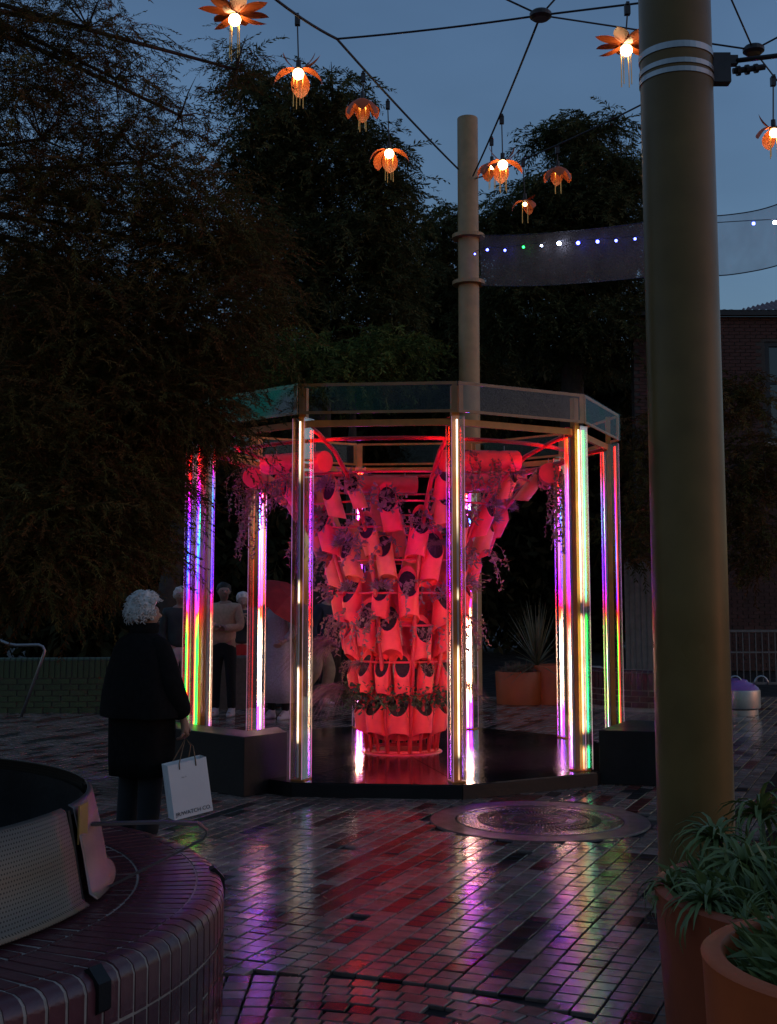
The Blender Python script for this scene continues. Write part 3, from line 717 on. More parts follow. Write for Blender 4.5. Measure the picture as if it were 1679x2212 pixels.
cable('black cable from the round hub down to the tall pole', [N1, at(1022, 380, YF-.2)], .014, .05)
cable('black cable from the round hub out to the upper left edge', [N1, wirez(1080, -8, 8.3)], .011)
cable('black cable from the round hub out over the top edge', [N1, wirez(1203, -6, 8.3)], .011)
LR = wirez(1355, 10, 8.1)
cable('black cable from the round hub to the lamp beside the big pole', [N1, LR, wirez(1420, 2, 8.1)], .012)
cable('thin black cable passing from the round hub behind the big pole', [N1, wirez(1400, 68, 8.1)], .010)
cable('black cable from the tall pole rising to the right behind the big pole', [at(1028, 385, YF-.1), at(1130, 345, 18.5), at(1440, 198, 15.5)], .012, .03)
bw = Vector((bigp.location.x+rb+.13, YB, bz+.05))
cable('thick black cable from the big pole bracket to the right edge', [bw, at(1700, 118, 6.3)], .014)
cable('black cable from the right-hand hub up to the top edge', [N2, wirez(1578, -6, 8.2)], .011)
cable('black cable from the right-hand hub out to the right edge', [N2, wirez(1700, 70, 8.1)], .011)
cable('black cable from the right-hand hub behind the big pole', [N2, wirez(1520, 92, 8.05)], .011)
cable('black cable from the right-hand hub down to the edge lamp', [N2, at(1672, 165, 15.2), at(1700, 200, 15.6)], .011)
for nn, lab in ((N1, 'round black cable hub between the lamps at the top'), (N2, 'round black cable hub right of the big pole')):
    o = MB().lathe([(0,.045),(.10,.045),(.125,.02),(.125,-.02),(.09,-.05),(0,-.05)], 20).build('cable_hub', M_darkmetal, None, loc=nn); tag(o, lab, 'cable hub')

def petal_mesh(L=.30, Wd=.15, curl=1.0, n=7, cup=.25):
    mb = MB(); v = []; f = []; x, z = .0, .0; a = 0.
    for i in range(n):
        t = i/(n-1); w = Wd/2*math.sin(pi*min(1, t*.93+.06))**.85 if i < n-1 else .002
        for j in (-1, -.5, 0, .5, 1):
            v.append((x, j*w, z - cup*(j*j)*w))
        a = -curl*(t**1.1); x += L/(n-1)*math.cos(a); z += L/(n-1)*math.sin(a)
    for i in range(n-1):
        for j in range(4): f.append((i*5+j, i*5+j+1, (i+1)*5+j+1, (i+1)*5+j))
    mb.add(v, f); me = mb.mesh('petal', M_petal, True); return me
PETS = [petal_mesh(.33,.20,1.8,9,.3), petal_mesh(.30,.15,.7), petal_mesh(.26,.085,-.5)]
BULB = MB().sphere((0,0,0), .05, 12, 8).mesh('bulb', M_bulb, True)
def flower_lamp(lab, top, fpos, sc, petals, yaw, bulb_r=1., tiltx=0):
    """petals: list of (kind, yaw, pitch)  pitch>0 raises the petal"""
    top = Vector(top); fpos = Vector(fpos)
    o = empty('flower_lamp', fpos, lab, 'lamp', 'copper flower lamps on the cables')
    rl = top - fpos
    MB().box(rl+Vector((0,0,-.05)), (.06,.06,.11)).box(rl+Vector((0,0,.012)), (.035,.09,.03)).build('clamp', M_darkmetal, o)
    MB().tube([rl+Vector((0,0,-.1)), Vector((0,0,.07))], .009, 6).build('stem', M_darkmetal, o)
    MB().lathe([(0,.10),(.028,.10),(.03,.02),(.055,.0),(.05,-.02),(0,-.02)], 16).build('socket', M_darkmetal, o)
    for kd, y, p in petals:
        q = link('petal', PETS[kd], o); q.scale = (sc,)*3
        q.rotation_euler = (0, -p, y+yaw); q.location = Vector((math.cos(y+yaw)*.035, math.sin(y+yaw)*.035, .0))
    b = link('bulb', BULB, o, (0,-.02,-.075)); b.scale = (bulb_r,)*3
    for q in range(4):
        a = q*pi/2+yaw+.4; MB().tube([(.055*math.cos(a), .055*math.sin(a), -.02), (.06*math.cos(a), .06*math.sin(a), -.42*sc)], .0055, 5).build('rod', M_brass, o)
    return o
down = [(0, i*2*pi/6+.3, -.12-.12*(i % 2)) for i in range(6)]
mixed = [(2, 2.75, .75),(2, .4, .75),(2, .15, .5)] + [(0, -.12, .02),(0, 1.5, -.35),(0, 3.28, .02)]
openf = [(1, i*2*pi/7+.2, .42) for i in range(7)] + [(2, i*2*pi/3, -.4) for i in range(3)]
def lampat(lab, xt, yt, xf, yf, Yd, petals, sc, yaw, br=1.):
    flower_lamp(lab, at(xt, yt, Yd), at(xf, yf, Yd), sc, petals, yaw, br)
lampat('wide-open copper flower lamp at the top left, half out of frame', 506, -90, 508, 30, 12.2, openf, 1.2, .3, 1.3)
lampat('copper flower lamp with raised petals under the first cable clamp', 643, 36, 645, 148, 13.6, mixed, 1.12, 0, 1.3)
lampat('closed drooping copper flower lamp below the middle of the left cable', 785, 160, 783, 216, 15.6, down, 1.0, .22, .8)
lampat('copper flower lamp hanging lowest on the left cable', 838, 220, 841, 322, 16.4, mixed[3:] + [(0, 2.4, -.2)], 1.1, .0, 1.3)
lampat('copper flower lamp hanging just right of the tall pole', 1084, 252, 1086, 346, 16.6, mixed, 1.1, .1, 1.35)
lampat('copper flower lamp partly hidden behind the brighter one by the tall pole', 1062, 300, 1063, 352, 18.4, down, 1.0, .5, .7)
lampat('lowest copper flower lamp, right of the tall pole above the mesh banner', 1130, 346, 1134, 432, 18.4, down[::2] + [(2, .3, -.1), (2, 2.6, -.1)], .85, -1.3, .6)
lampat('drooping copper flower lamp against the right-hand tree', 1204, 318, 1205, 362, 18.0, down, .95, .2, .75)
lampat('open copper flower lamp beside the big pole at the top', 1355, 12, 1352, 96, 12.6, openf, 1.1, .5, 1.3)
lampat('copper flower lamp cut off at the right edge', 1670, 168, 1671, 276, 14.5, mixed, .9, .2, 1.1)

# mesh fabric banner + string of coloured lights
def banner(lab, tl, tr, bl, br, n=14):
    mb = MB(); v = []
    for i in range(n+1):
        t = i/n; a = Vector(tl).lerp(tr, t); b = Vector(bl).lerp(br, t); a.z -= .12*4*t*(1-t)*.6; b.z -= .10*4*t*(1-t)*.6
        for s in range(5): q = a.lerp(b, s/4); q.y += .012*math.sin(s*1.3+i*.7); v.append(q)
    o0 = v[0].copy()
    mb.add([p-o0 for p in v], [(i*5+s, i*5+s+1, (i+1)*5+s+1, (i+1)*5+s) for i in range(n) for s in range(4)])
    o = mb.build('mesh_banner', M_banner, None, smooth='all', loc=o0); tag(o, lab, 'banner')
    so = o.modifiers.new('thick', 'SOLIDIFY'); so.thickness = .004
    hem = MB()
    for off in (0, 4): hem.tube([v[i*5+off]-o0+Vector((0,-.012,0)) for i in range(n+1)], .007, 5)
    hem.build('hem', M_wire, o)
    return o
banner('long translucent mesh banner strung between the tall pole and the big pole', at(1036,508,YF-.3), at(1450,470,16.4), at(1040,618,YF-.3), at(1450,592,16.4))
banner('translucent grey mesh banner at the right edge under the sky', at(1500,464,14.6), at(1700,434,13.4), at(1500,594,14.6), at(1700,567,13.4))
def lights_string(lab, pts, bulbs):
    P = [Vector(p) for p in pts]; o0 = P[0]
    o = empty('light_string', o0, lab, 'string lights'); MB().tube([p-o0 for p in P], .005, 5).build('wire', M_wire, o)
    for (p, m, r) in bulbs: MB().sphere(Vector(p)-o0-Vector((0,0,.02)), r, 8, 6).build('bulb', m, o, smooth='all')
def Ys(x): return 19.7 - (x-1036)/414*3.4 - .25
lp = [(1026,546,M_blue,.022),(1053,537,M_blue,.034),(1091,538,M_blue,.032),(1131,531,M_green,.032),(1170,528,M_white,.026),(1208,523,M_white,.05),(1249,522,M_blue,.045),(1291,519,M_blue,.04),(1331,517,M_blue,.032),(1372,513,M_blue,.030),(1394,516,M_blue,.024)]
lights_string('string of blue and white lights across the banner left of the big pole', [at(x, y-3, Ys(x)) for x, y, m, r in lp], [(at(x, y, Ys(x)), m, r*.62) for x, y, m, r in lp])
lp = [(1545,484,None,0),(1628,479,M_blue,.03),(1674,477,M_white,.034),(1700,475,None,0)]
lights_string('two blue lights on the banner at the right edge', [at(x, y-3, 13.2) for x, y, m, r in lp], [(at(x, y, 13.2), m, r*.62) for x, y, m, r in lp if m])

# ================================================================== ROUND BRICK SEAT (foreground left)
seat = empty('round_brick_seat', SEAT_C, 'round plum brick seat with a perforated steel back, in the left foreground', 'seat')
SH = .46
MB().lathe([(SEAT_R-.003,-.02),(SEAT_R-.003,SH-.05),(SEAT_R-.013,SH-.025),(SEAT_R-.033,SH-.009),(SEAT_R-.06,SH-.002),(1.2,SH-.002)], 120).build('mortar_core', M_mortard if False else M_mortar, seat)
bw_ = .062
bull = MB(); prof = [(SEAT_R-.105, SH-.02),(SEAT_R-.105, SH+.002),(SEAT_R-.055, SH+.002),(SEAT_R-.03, SH-.006),(SEAT_R-.01, SH-.022),(SEAT_R, SH-.05),(SEAT_R+.001, SH-.165),(SEAT_R-.02, SH-.165)]
def extr(prof, hw, taper=0):
    mb = MB(); n = len(prof); v = [(r, s*(hw*(r/SEAT_R)), z) for s in (-1, 1) for r, z in prof]
    mb.add(v, [tuple(range(n)), tuple(range(2*n-1, n-1, -1))] + [(i, n+i, n+(i+1) % n, (i+1) % n) for i in range(n)]); return mb
ME = {'bull': extr(prof, bw_/2).mesh('brick', M_brickp, True),
      'side': MB().box((SEAT_R-.02,0,SH-.288), (.042,bw_,.225)).mesh('brick', M_brickp),
      'sidea': MB().box((SEAT_R-.02,0,SH-.23), (.042,bw_,.108)).mesh('brick', M_brickp), 'sideb': MB().box((SEAT_R-.02,0,.08), (.042,bw_,.175)).mesh('brick', M_brickp),
      'side2': MB().box((SEAT_R-.02,0,SH-.42), (.042,bw_,.01)).mesh('brick', M_brickp),
      'low': MB().box((SEAT_R-.02,0,.02), (.042,bw_,.05)).mesh('brick', M_brickp),
      'top1': MB().box((SEAT_R-.225,0,SH-.008), (.225,bw_*.86,.02)).mesh('brick', M_brickp),
      'top2': MB().box((SEAT_R-.46,0,SH-.008), (.225,bw_*.82,.02)).mesh('brick', M_brickp)}
ME['bull'].set_sharp_from_angle(angle=R_(40))
jobs = []
nb = 162
for q in range(nb):
    a = -pi + 2*pi*q/nb
    vis = -1.75 < a < 1.45
    for kd in (('bull','side','low','top1') if q % 2 else ('bull','sidea','sideb','top1')): jobs.append((vis and (kd in ('bull','top1') or a < .2) and kd != 'low', kd, a))
nb2 = 140
for q in range(nb2):
    a = -pi + 2*pi*q/nb2; jobs.append((-1.2 < a < 1.2, 'top2', a))
jobs.sort(key=lambda t: (not t[0], abs(t[2]+.3)))
cnt = 0; stuffmb = MB()
for vis, kd, a in jobs:
    dz = random.uniform(-.002,.002)
    if vis and cnt < 300:
        o = link('brick', ME[kd], seat, (0,0,dz), (0,0,a)); cnt += 1
    else:
        me = ME[kd]; c_, s_ = math.cos(a), math.sin(a)
        stuffmb.add([(v.co.x*c_-v.co.y*s_, v.co.x*s_+v.co.y*c_, v.co.z+dz) for v in me.vertices], [tuple(p.vertices) for p in me.polygons])
o = stuffmb.build('brick_field', M_brickp, seat); tag(o, kind='stuff')
# perforated steel back
def mat_perf(name):
    m = bpy.data.materials.new(name); m.use_nodes = True; N, L = nt(m); b = N['Principled BSDF']
    b.inputs['Metallic'].default_value = .9; b.inputs['Roughness'].default_value = .38
    uv = N.new('ShaderNodeUVMap'); sp = N.new('ShaderNodeSeparateXYZ'); L.new(uv.outputs[0], sp.inputs[0])
    def mt(op, a, bb=None):
        n = N.new('ShaderNodeMath'); n.operation = op
        for i, q in enumerate((a, bb)):
            if q is None: continue
            if isinstance(q, (int, float)): n.inputs[i].default_value = q
            else: L.new(q, n.inputs[i])
        return n.outputs[0]
    v = mt('MULTIPLY', sp.outputs['Y'], 70); row = mt('FLOOR', v); u = mt('ADD', mt('MULTIPLY', sp.outputs['X'], 70), mt('MULTIPLY', mt('MODULO', row, 2), .5))
    du = mt('SUBTRACT', mt('FRACT', u), .5); dv = mt('SUBTRACT', mt('FRACT', v), .5)
    d = mt('SQRT', mt('ADD', mt('MULTIPLY', du, du), mt('MULTIPLY', dv, dv)))
    hole = mt('LESS_THAN', d, .23)
    mx = N.new('ShaderNodeMix'); mx.data_type = 'RGBA'; L.new(hole, mx.inputs[0]); mx.inputs[6].default_value = (.17,.14,.11,1); mx.inputs[7].default_value = (.09,.078,.066,1)
    L.new(mx.outputs[2], b.inputs['Base Color']); rm = N.new('ShaderNodeMix'); L.new(hole, rm.inputs[0]); rm.inputs[2].default_value = .5; rm.inputs[3].default_value = .9
    L.new(rm.outputs[0], b.inputs['Roughness'])
    return m
M_perf = mat_perf('perforated_steel')
def back_panel(a0, a1, r0, r1, z0, z1, m, name='back_panel', n=28):
    mb = MB(); v = []; f = []; zs = [0,.06,.5,.94,1.]
    prf = [(r0+.03, z0), (r0, z0+.02), ((r0+r1)/2+.005, (z0+z1)/2), (r1, z1-.012), (r1-.02, z1)]
    for i in range(n+1):
        a = a0+(a1-a0)*i/n
        for r, z in prf: v.append((r*math.cos(a), r*math.sin(a), z))
    for i in range(n):
        for j in range(4): f.append((i*5+j, (i+1)*5+j, (i+1)*5+j+1, i*5+j+1))
    mb.add(v, f); me = mb.mesh(name, m, True)
    uvl = me.uv_layers.new(name='UVMap')
    for p in me.polygons:
        for li in p.loop_indices:
            vi = me.loops[li].vertex_index; i, j = divmod(vi, 5); uvl.data[li].uv = (r0*(a1-a0)*i/n, prf[j][1])
    o = link(name, me, seat); s = o.modifiers.new('thick', 'SOLIDIFY'); s.thickness = .004; s.offset = -1
    return o
BZ0, BZ1 = SH+.02, SH+.36
back_panel(R_(-130), R_(-7.5), 1.50, 1.43, BZ0, BZ1, M_perf)
back_panel(R_(-4.5), R_(21), 1.50, 1.43, BZ0, BZ1, M_satin)
back_panel(R_(24), R_(130), 1.50, 1.43, BZ0, BZ1, M_perf)
back_panel(R_(134), R_(226), 1.50, 1.43, BZ0, BZ1, M_perf)
for a in (-7, -5, 21.5, 23.5):
    a = R_(a); d = Vector((math.cos(a), math.sin(a), 0))
    MB().tube([d*1.48+Vector((0,0,SH)), d*1.415+Vector((0,0,BZ1-.02))], .009, 6).build('seam_rod', M_black, seat)
a = R_(-4.4); d = Vector((math.cos(a), math.sin(a), 0)); t = Vector((-d.y, d.x, 0))
MB().box(d*1.452+t*.045+Vector((0,0,BZ1-.075)), (.006,.10,.14), Matrix(((d.x,t.x,0),(d.y,t.y,0),(0,0,1)))).build('end_plate', M_yellow, seat)
MB().lathe([(0,SH-.25),(1.40,SH-.25),(1.40,BZ1-.05)], 60).build('planter_liner', M_black, seat)
for a, nm in ((3, 0), (62, 1), (-100, 2)):
    a = R_(a); d = Vector((math.cos(a), math.sin(a), 0)); t = Vector((-d.y, d.x, 0))
    pts = [d*1.44+Vector((0,0,SH+.26)), d*1.70+Vector((0,0,SH+.265)), d*1.86+Vector((0,0,SH+.26)), d*1.90+Vector((0,0,SH+.23)), d*1.885+Vector((0,0,SH+.20)), d*1.7+t*-.01+Vector((0,0,SH+.11)), d*1.50+Vector((0,0,SH+.012))]
    mb = MB(); v = []
    for i, p in enumerate(pts):
        w = .022 if i < 4 else .010
        v += [p-t*w, p+t*w, p+t*w-Vector((0,0,.009)), p-t*w-Vector((0,0,.009))]
    mb.add(v, [(4*i+j, 4*i+(j+1) % 4, 4*i+4+(j+1) % 4, 4*i+4+j) for i in range(len(pts)-1) for j in range(4)])
    mb.build('armrest', M_satin, seat)
for a in (-28, 14, 55, -70):   # dark skate stops on the rim
    a = R_(a); d = Vector((math.cos(a), math.sin(a), 0)); t = Vector((-d.y, d.x, 0))
    pr = [(SEAT_R-.05,SH+.004),(SEAT_R-.03,SH+.014),(SEAT_R+.012,SH-.03),(SEAT_R+.014,SH-.11),(SEAT_R+.002,SH-.12),(SEAT_R-.01,SH-.03)]
    mb = extr(pr, .028); o = mb.build('rim_stop', M_black, seat); o.rotation_euler = (0,0,a)

# ================================================================== BIG ORANGE POTS (foreground right)
def pot(name, c, r, h, m, lab, cat='planter', lean=.06):
    o = empty(name, c, lab, cat)
    MB().lathe([(0,0),(r*(1-lean),0),(r*(1-lean*.5),h*.5),(r,h-.03),(r+.004,h-.008),(r-.006,h),(r-.045,h),(r-.055,h-.012),(r-.06,h-.10)], 72).build('shell', m, o, smooth=True)
    MB().lathe([(0,h-.085),(r-.058,h-.085)], 40).build('soil', M_soil, o)
    return o
def rosette(seed, n=34, L=.26, W_=.032, droop=1.0, m=M_aloe):
    rr = random.Random(seed); mb = MB()
    for q in range(n):
        a = q*2.399 + rr.uniform(-.2,.2); e = 1.25 - 1.05*(q/n) + rr.uniform(-.15,.15); Lq = L*rr.uniform(.7,1.15)
        d = Vector((math.cos(a), math.sin(a), 0)); p = Vector((0,0,.04)); pts = []
        for i in range(6):
            pts.append(p.copy()); p = p + (d*math.cos(e)+Vector((0,0,math.sin(e))))*Lq/5; e -= .33*droop*rr.uniform(.7,1.3)
        s = Vector((-d.y, d.x, 0)); v = []
        for i, p in enumerate(pts):
            w = W_/2*(1-(i/5)**1.6)+.001; v += [p-s*w+Vector((0,0,w*.5)), p, p+s*w+Vector((0,0,w*.5))]
        mb.add(v, [(3*i+j, 3*i+j+1, 3*i+4+j, 3*i+3+j) for i in range(5) for j in range(2)])
    return mb.mesh('rosette', m, True)
p1c = Vector((1.52, 4.20, 0)); p1h = .62; p1r = .62
# left rim of the back pot seen at x=1408 ; front pot rim left at x=1497
pot('round_planter', p1c, p1r, p1h, M_terra, 'tall dark orange round planter full of succulents at the right edge')
p2c = Vector((1.215, 3.08, 0)); p2r = .44; p2h = .72
pot('round_planter', p2c, p2r, p2h, M_terra2, 'lower orange round planter in the bottom right corner')
RS = [rosette(s, 46, .24, .022, 1.45) for s in range(5)]
k = 0; succs = []
for (x, y, z, s) in ((-.48,-.18,.86,1.),(-.38,-.32,.84,.8),(-.30,.05,.95,1.1),(-.12,-.25,.92,1.),(-.34,.30,.98,1.15),(-.05,.15,1.04,1.2),(-.14,.38,1.07,1.2),(.12,-.35,.9,.9),(.15,-.05,1.0,1.),(.22,.25,1.06,1.1),(.36,-.2,.9,.9),(.40,.1,1.0,1.),(.05,-.48,.82,.8),(.48,-.05,.95,1.),(-.2,-.46,.82,.8),(-.52,.08,.84,.85),(.3,.45,1.0,1.1)):
    o = link('succulent', RS[k % 5], None, p1c+Vector((x*1.06, y*1.06, .56+(z-.83)*.75)), (random.uniform(-.3,.3)+y*-.2, random.uniform(-.3,.3)+x*.5, random.uniform(0,6))); o.scale = (s*.82,)*3
    st = MB().tube([(0,0,.05),(0,0,-.25/s)], .012, 6).build('stem', M_aloe, o)
    succs.append(o); k += 1
for qn, o in enumerate(sorted(succs, key=lambda o: o.location.x)): tag(o, 'arching green succulent in the tall dark orange planter, %s from the left' % ORD[qn], 'succulent', 'succulents in the tall planter')
def bushy(seed, n, R, m, ls=.05, h=.6):
    rr = random.Random(seed); mb = MB()
    for q in range(n):
        v = rndv(rr); p = Vector((v.x*R, v.y*R, abs(v.z)*R*h))*rr.uniform(.5,1.)
        leafquad(mb, p, v+Vector((0,0,.6))+rndv(rr)*.5, rndv(rr), ls*rr.uniform(.6,1.3), ls*.22, .4)
    return mb.mesh('plant', m)
o = link('groundcover_plant', bushy(3, 2600, .36, M_aloe, .10, .55), None, p2c+Vector((.03,.03,.63))); tag(o, 'fine-leaved grey-green plant filling the lower orange planter', 'plant')
o = link('leaf_litter', bushy(5, 2400, .58, M_aloe, .10, .35), None, p1c+Vector((0,0,.52))); o.name = 'low_foliage'; tag(o, 'low dark foliage under the succulents in the tall planter', 'plant')

# ================================================================== FAR YUCCA PLANTER, WALLS, SEAT, BUILDING
yc = gnd(1150, 1524); 
py = empty('lobed_planter', (yc.x, yc.y+.35, 0), 'low two-lobed orange planter standing on the paving behind the pavilion', 'planter')
sc_ = yc.y/FPX
for i, (dx, r, h) in enumerate(((-.14,.36,.47),(.36,.34,.56))):
    MB().lathe([(0,0),(r*.95,0),(r,h-.02),(r-.01,h),(r-.04,h),(r-.05,h-.06),(0,h-.06)], 48, (dx,0.04*i,0)).build('lobe', M_terra2, py, smooth=True)
def yucca(seed, n=90, L=1.0):
    rr = random.Random(seed); mb = MB()
    for q in range(n):
        a = rr.uniform(0, 2*pi); e = rr.choice([rr.uniform(.9,1.5), rr.uniform(.9,1.5), rr.uniform(.1,.9), rr.uniform(-.1,.3)]); d = Vector((math.cos(a)*math.cos(e), math.sin(a)*math.cos(e), math.sin(e)))
        Lq = L*rr.uniform(.7,1.05); s = d.cross(Vector((0,0,1))).normalized(); w = .011; v = []
        for i in range(4):
            t = i/3; p = d*Lq*t - Vector((0,0,1))*.18*t*t*math.cos(e)*Lq; ww = w*(1-t**2)+.001; v += [p-s*ww, p+s*ww]
        mb.add(v, [(2*i, 2*i+1, 2*i+3, 2*i+2) for i in range(3)])
    return mb.mesh('yucca', mat('yucca_leaf', (.16,.14,.07), .5, var=.3, scale=4, trans=.2))
o = link('yucca', yucca(4, 110, 1.05), None, (yc.x+.12, yc.y+.35, .56)); tag(o, 'spiky yucca with long thin leaves in the two-lobed orange planter', 'yucca')
o = link('groundcover_plant', bushy(8, 900, .33, M_vine, .07, .5), None, (yc.x-.14, yc.y+.33, .42)); tag(o, 'grey tufted groundcover in the left lobe of the orange planter', 'plant')

def brick_wall_curved(name, c, R, a0, a1, h, m, mm, lab, bw=.076, bh=.23, course=True, cap=True):
    """wall of soldier bricks with a bullnose top, visible arc a0..a1 seen from outside"""
    o = empty(name, c, lab, 'brick wall')
    MB().lathe([(R-.30,-.02),(R-.012,-.02),(R-.012,h-.03),(R-.05,h-.008),(R-.30,h-.008)], 64, (0,0,0), a0-.1, a1+.1).build('mortar_core', mm, o)
    sold = MB().box((R-.02,0,h-.04-.115), (.04,bw-.012,.225)).mesh('brick', m)
    pr = [(R-.11,h-.02),(R-.11,h),(R-.05,h),(R-.018,h-.012),(R,h-.036),(R-.03,h-.036)]
    mb = MB(); n = len(pr); hw = (bw-.012)/2
    mb.add([(r, s*hw, z) for s in (-1, 1) for r, z in pr], [tuple(range(n)), tuple(range(2*n-1, n-1, -1))] + [(i, n+i, n+(i+1) % n, (i+1) % n) for i in range(n)])
    bull = mb.mesh('brick', m)
    na = max(3, int((a1-a0)*R/bw)); ct = 0; st = MB()
    def put(me, a):
        nonlocal ct
        if ct < 290: link('brick', me, o, None, (0,0,a)); ct += 1
        else:
            c_, s_ = math.cos(a), math.sin(a); st.add([(v.co.x*c_-v.co.y*s_, v.co.x*s_+v.co.y*c_, v.co.z) for v in me.vertices], [tuple(p.vertices) for p in me.polygons])
    for q in range(na):
        a = a0+(a1-a0)*(q+.5)/na; put(sold, a); put(bull, a)
    z = h-.04-.24; row = 0
    while z > .05 and course:
        rb_ = MB().box((R-.02,0,z-.035), (.04,.218,.066)).mesh('brick', m); nr = int((a1-a0)*R/.23)
        for q in range(nr): put(rb_, a0+(a1-a0)*(q+.5*(row % 2))/nr)
        z -= .078; row += 1
    if st.v: t = st.build('brick_field', m, o); tag(t, kind='stuff')
    return o
gl = gnd(100, 1541); Rg = 9.0
brick_wall_curved('brick_wall', (gl.x-.6, gl.y+Rg, 0), Rg, R_(-103), R_(-73), .74, M_brickg, M_mortard, 'low green-lit brick wall with rounded top at the far left')
pr_ = gnd(1385, 1538)
brick_wall_curved('brick_planter_wall', (pr_.x+.45, pr_.y+1.0, 0), 1.1, R_(-190), R_(-40), .56, M_brickp, M_mortar, 'curved plum brick planter wall with pale joints beside the big pole', bh=.2)
# handrail at the far left
hp = [at(-30,1372,15.6), at(18,1391,15.6), at(36,1394,15.6), at(84,1393,15.6), at(93,1397,15.6), at(97,1406,15.6), at(93,1420,15.6), at(46,1548,15.6)]
o = MB().tube([p-hp[0] for p in hp], .02, 8).build('handrail', M_metal, None, smooth='all', loc=hp[0]); tag(o, 'bent stainless handrail in front of the far left brick wall', 'handrail')
# purple cushioned round seat
ps = gnd(1610, 1548); pr0 = empty('round_ottoman', (ps.x, ps.y+.35, 0), 'round silver-sided seat with purple domed top at the right edge', 'seat'); rs = 88/2/FPX*ps.y*1.1
MB().lathe([(0,0),(rs*.9,0),(rs*.9,.07),(rs,.09),(rs+.005,.12),(rs+.005,.31),(rs,.33),(0,.33)], 48).build('rim', M_metal, pr0, smooth=True)
MB().lathe([(rs-.01,.331),(rs-.02,.355),(rs*.75,.40),(rs*.5,.43),(rs*.45,.455),(rs*.2,.47),(0,.47)], 48).build('cushion', M_purple, pr0, smooth=True)
for x in (-.05, .30):
    MB().tube([(x+.09*math.cos(t), -.1, .40+.11*math.sin(t)) for t in np.linspace(0, pi, 9)], .016, 6).build('grab_loop', M_metal, pr0, smooth='all')
# railing fence behind
fa, fb = at(1545, 1475, 21), at(1740, 1475, 21)
fe = empty('railing_fence', (fa.x, 21, 0), 'pale upright-bar railing fence behind the purple seat', 'fence'); Lf = fb.x-fa.x
MB().box((Lf/2,0,.98), (Lf,.04,.04)).build('top_rail', M_fence, fe); MB().box((Lf/2,0,.62), (Lf,.025,.025)).build('mid_rail', M_fence, fe); MB().box((Lf/2,0,.1), (Lf,.04,.04)).build('bottom_rail', M_fence, fe)
bm = MB().box((0,0,.54), (.016,.016,.84)).mesh('bar', M_fence)
for q in range(int(Lf/.11)): link('bar', bm, fe, (.05+q*.11, 0, 0))

# brick building, right
YBD = 26.0
b0, b1 = at(1380, 1283, YBD).x, at(1800, 1283, YBD).x; zb = at(1620, 684, YBD).z
bd = empty('brick_building', ((b0+b1)/2, YBD, 0), 'old red brick building with corrugated roof behind the big pole', 'building'); bx_ = (b0+b1)/2
wx0, wx1 = at(1655,840,YBD).x-bx_, at(1735,840,YBD).x-bx_; wz0, wz1 = at(1660,955,YBD).z, at(1660,738,YBD).z
hw = (b1-b0)/2
w = MB(); th = .3
w.box(((-hw+wx0)/2, th/2, zb/2), (wx0+hw, th, zb)); w.box(((wx1+hw)/2, th/2, zb/2), (hw-wx1, th, zb))
w.box(((wx0+wx1)/2, th/2, wz0/2), (wx1-wx0, th, wz0)); w.box(((wx0+wx1)/2, th/2, (wz1+zb)/2), (wx1-wx0, th, zb-wz1))
w.build('wall', M_mortard, bd)
win = MB().box(((wx0+wx1)/2,.10,(wz0+wz1)/2), (wx1-wx0,.02,wz1-wz0)).build('window', M_glassd, bd)
fr = MB(); ww, wh = wx1-wx0, wz1-wz0; cxw, czw = (wx0+wx1)/2, (wz0+wz1)/2
for s in (-1, 1): fr.box((cxw+s*(ww/2-.05),.06,czw), (.10,.06,wh)); fr.box((cxw,.06,czw+s*(wh/2-.05)), (ww-.2,.06,.10))
fr.box((cxw,.062,czw+.2), (ww-.2,.05,.05)).box((cxw,.064,czw), (.05,.05,wh-.2)); fr.build('frame', M_frame, win)
MB().box((cxw,-.04,wz0-.06), (ww+.2,.18,.1)).build('sill', M_mortar, win)
brm = MB().box((0,-.006,0), (.215,.024,.066)).mesh('brick', M_brickr); ct = 0; st = MB(); jb = []
for row in range(int(zb/.078)):
    z = .04+row*.078
    for q in range(int(2*hw/.23)+1):
        x = -hw+.115+(q+.5*(row % 2))*.23
        if x > hw-.05: continue
        if wx0-.1 < x < wx1+.1 and wz0-.1 < z < wz1+.05: continue
        px = proj(x+bx_, YBD, z); jb.append((not (1565 < px[0] < 1685 and 680 < px[1] < 1300), px[1], x, z))
jb.sort()
for hid, _, x, z in jb:
    dy = random.uniform(-.003,.003)
    if not hid and ct < 300: link('brick', brm, bd, (x, dy, z)); ct += 1
    else: st.add([(v.co.x+x, v.co.y+dy, v.co.z+z) for v in brm.vertices], [tuple(p.vertices) for p in brm.polygons])
t = st.build('brick_field', M_brickr, bd); tag(t, kind='stuff')
MB().box((0,-.12,zb+.05), (2*hw+.2,.14,.12)).build('gutter', M_frame, bd)
def corr(x0, x1, hip, rise, dep, sgn, name):
    mb = MB(); n = int((x1-x0)/.03); v = []
    for i in range(n+1):
        x = x0+(x1-x0)*i/n; f = min(1, ((x-x0) if sgn > 0 else (x1-x))/hip); dz = .022*math.sin(2*pi*x/.15)
        v += [(x,-.2,zb+.10+dz), (x,-.2+dep*f,zb+.10+rise*f+dz)]
    mb.add(v, [(2*i, 2*i+2, 2*i+3, 2*i+1) for i in range(n)]); mb.build(name, M_roof, bd, smooth='all')
e0 = at(1590,676,YBD).x-bx_; corr(e0, hw+1.2, 2.4, 1.0, 2.4, 1, 'roof'); corr(-hw-.1, e0-.1, .8, .35, 2.0, -1, 'roof')
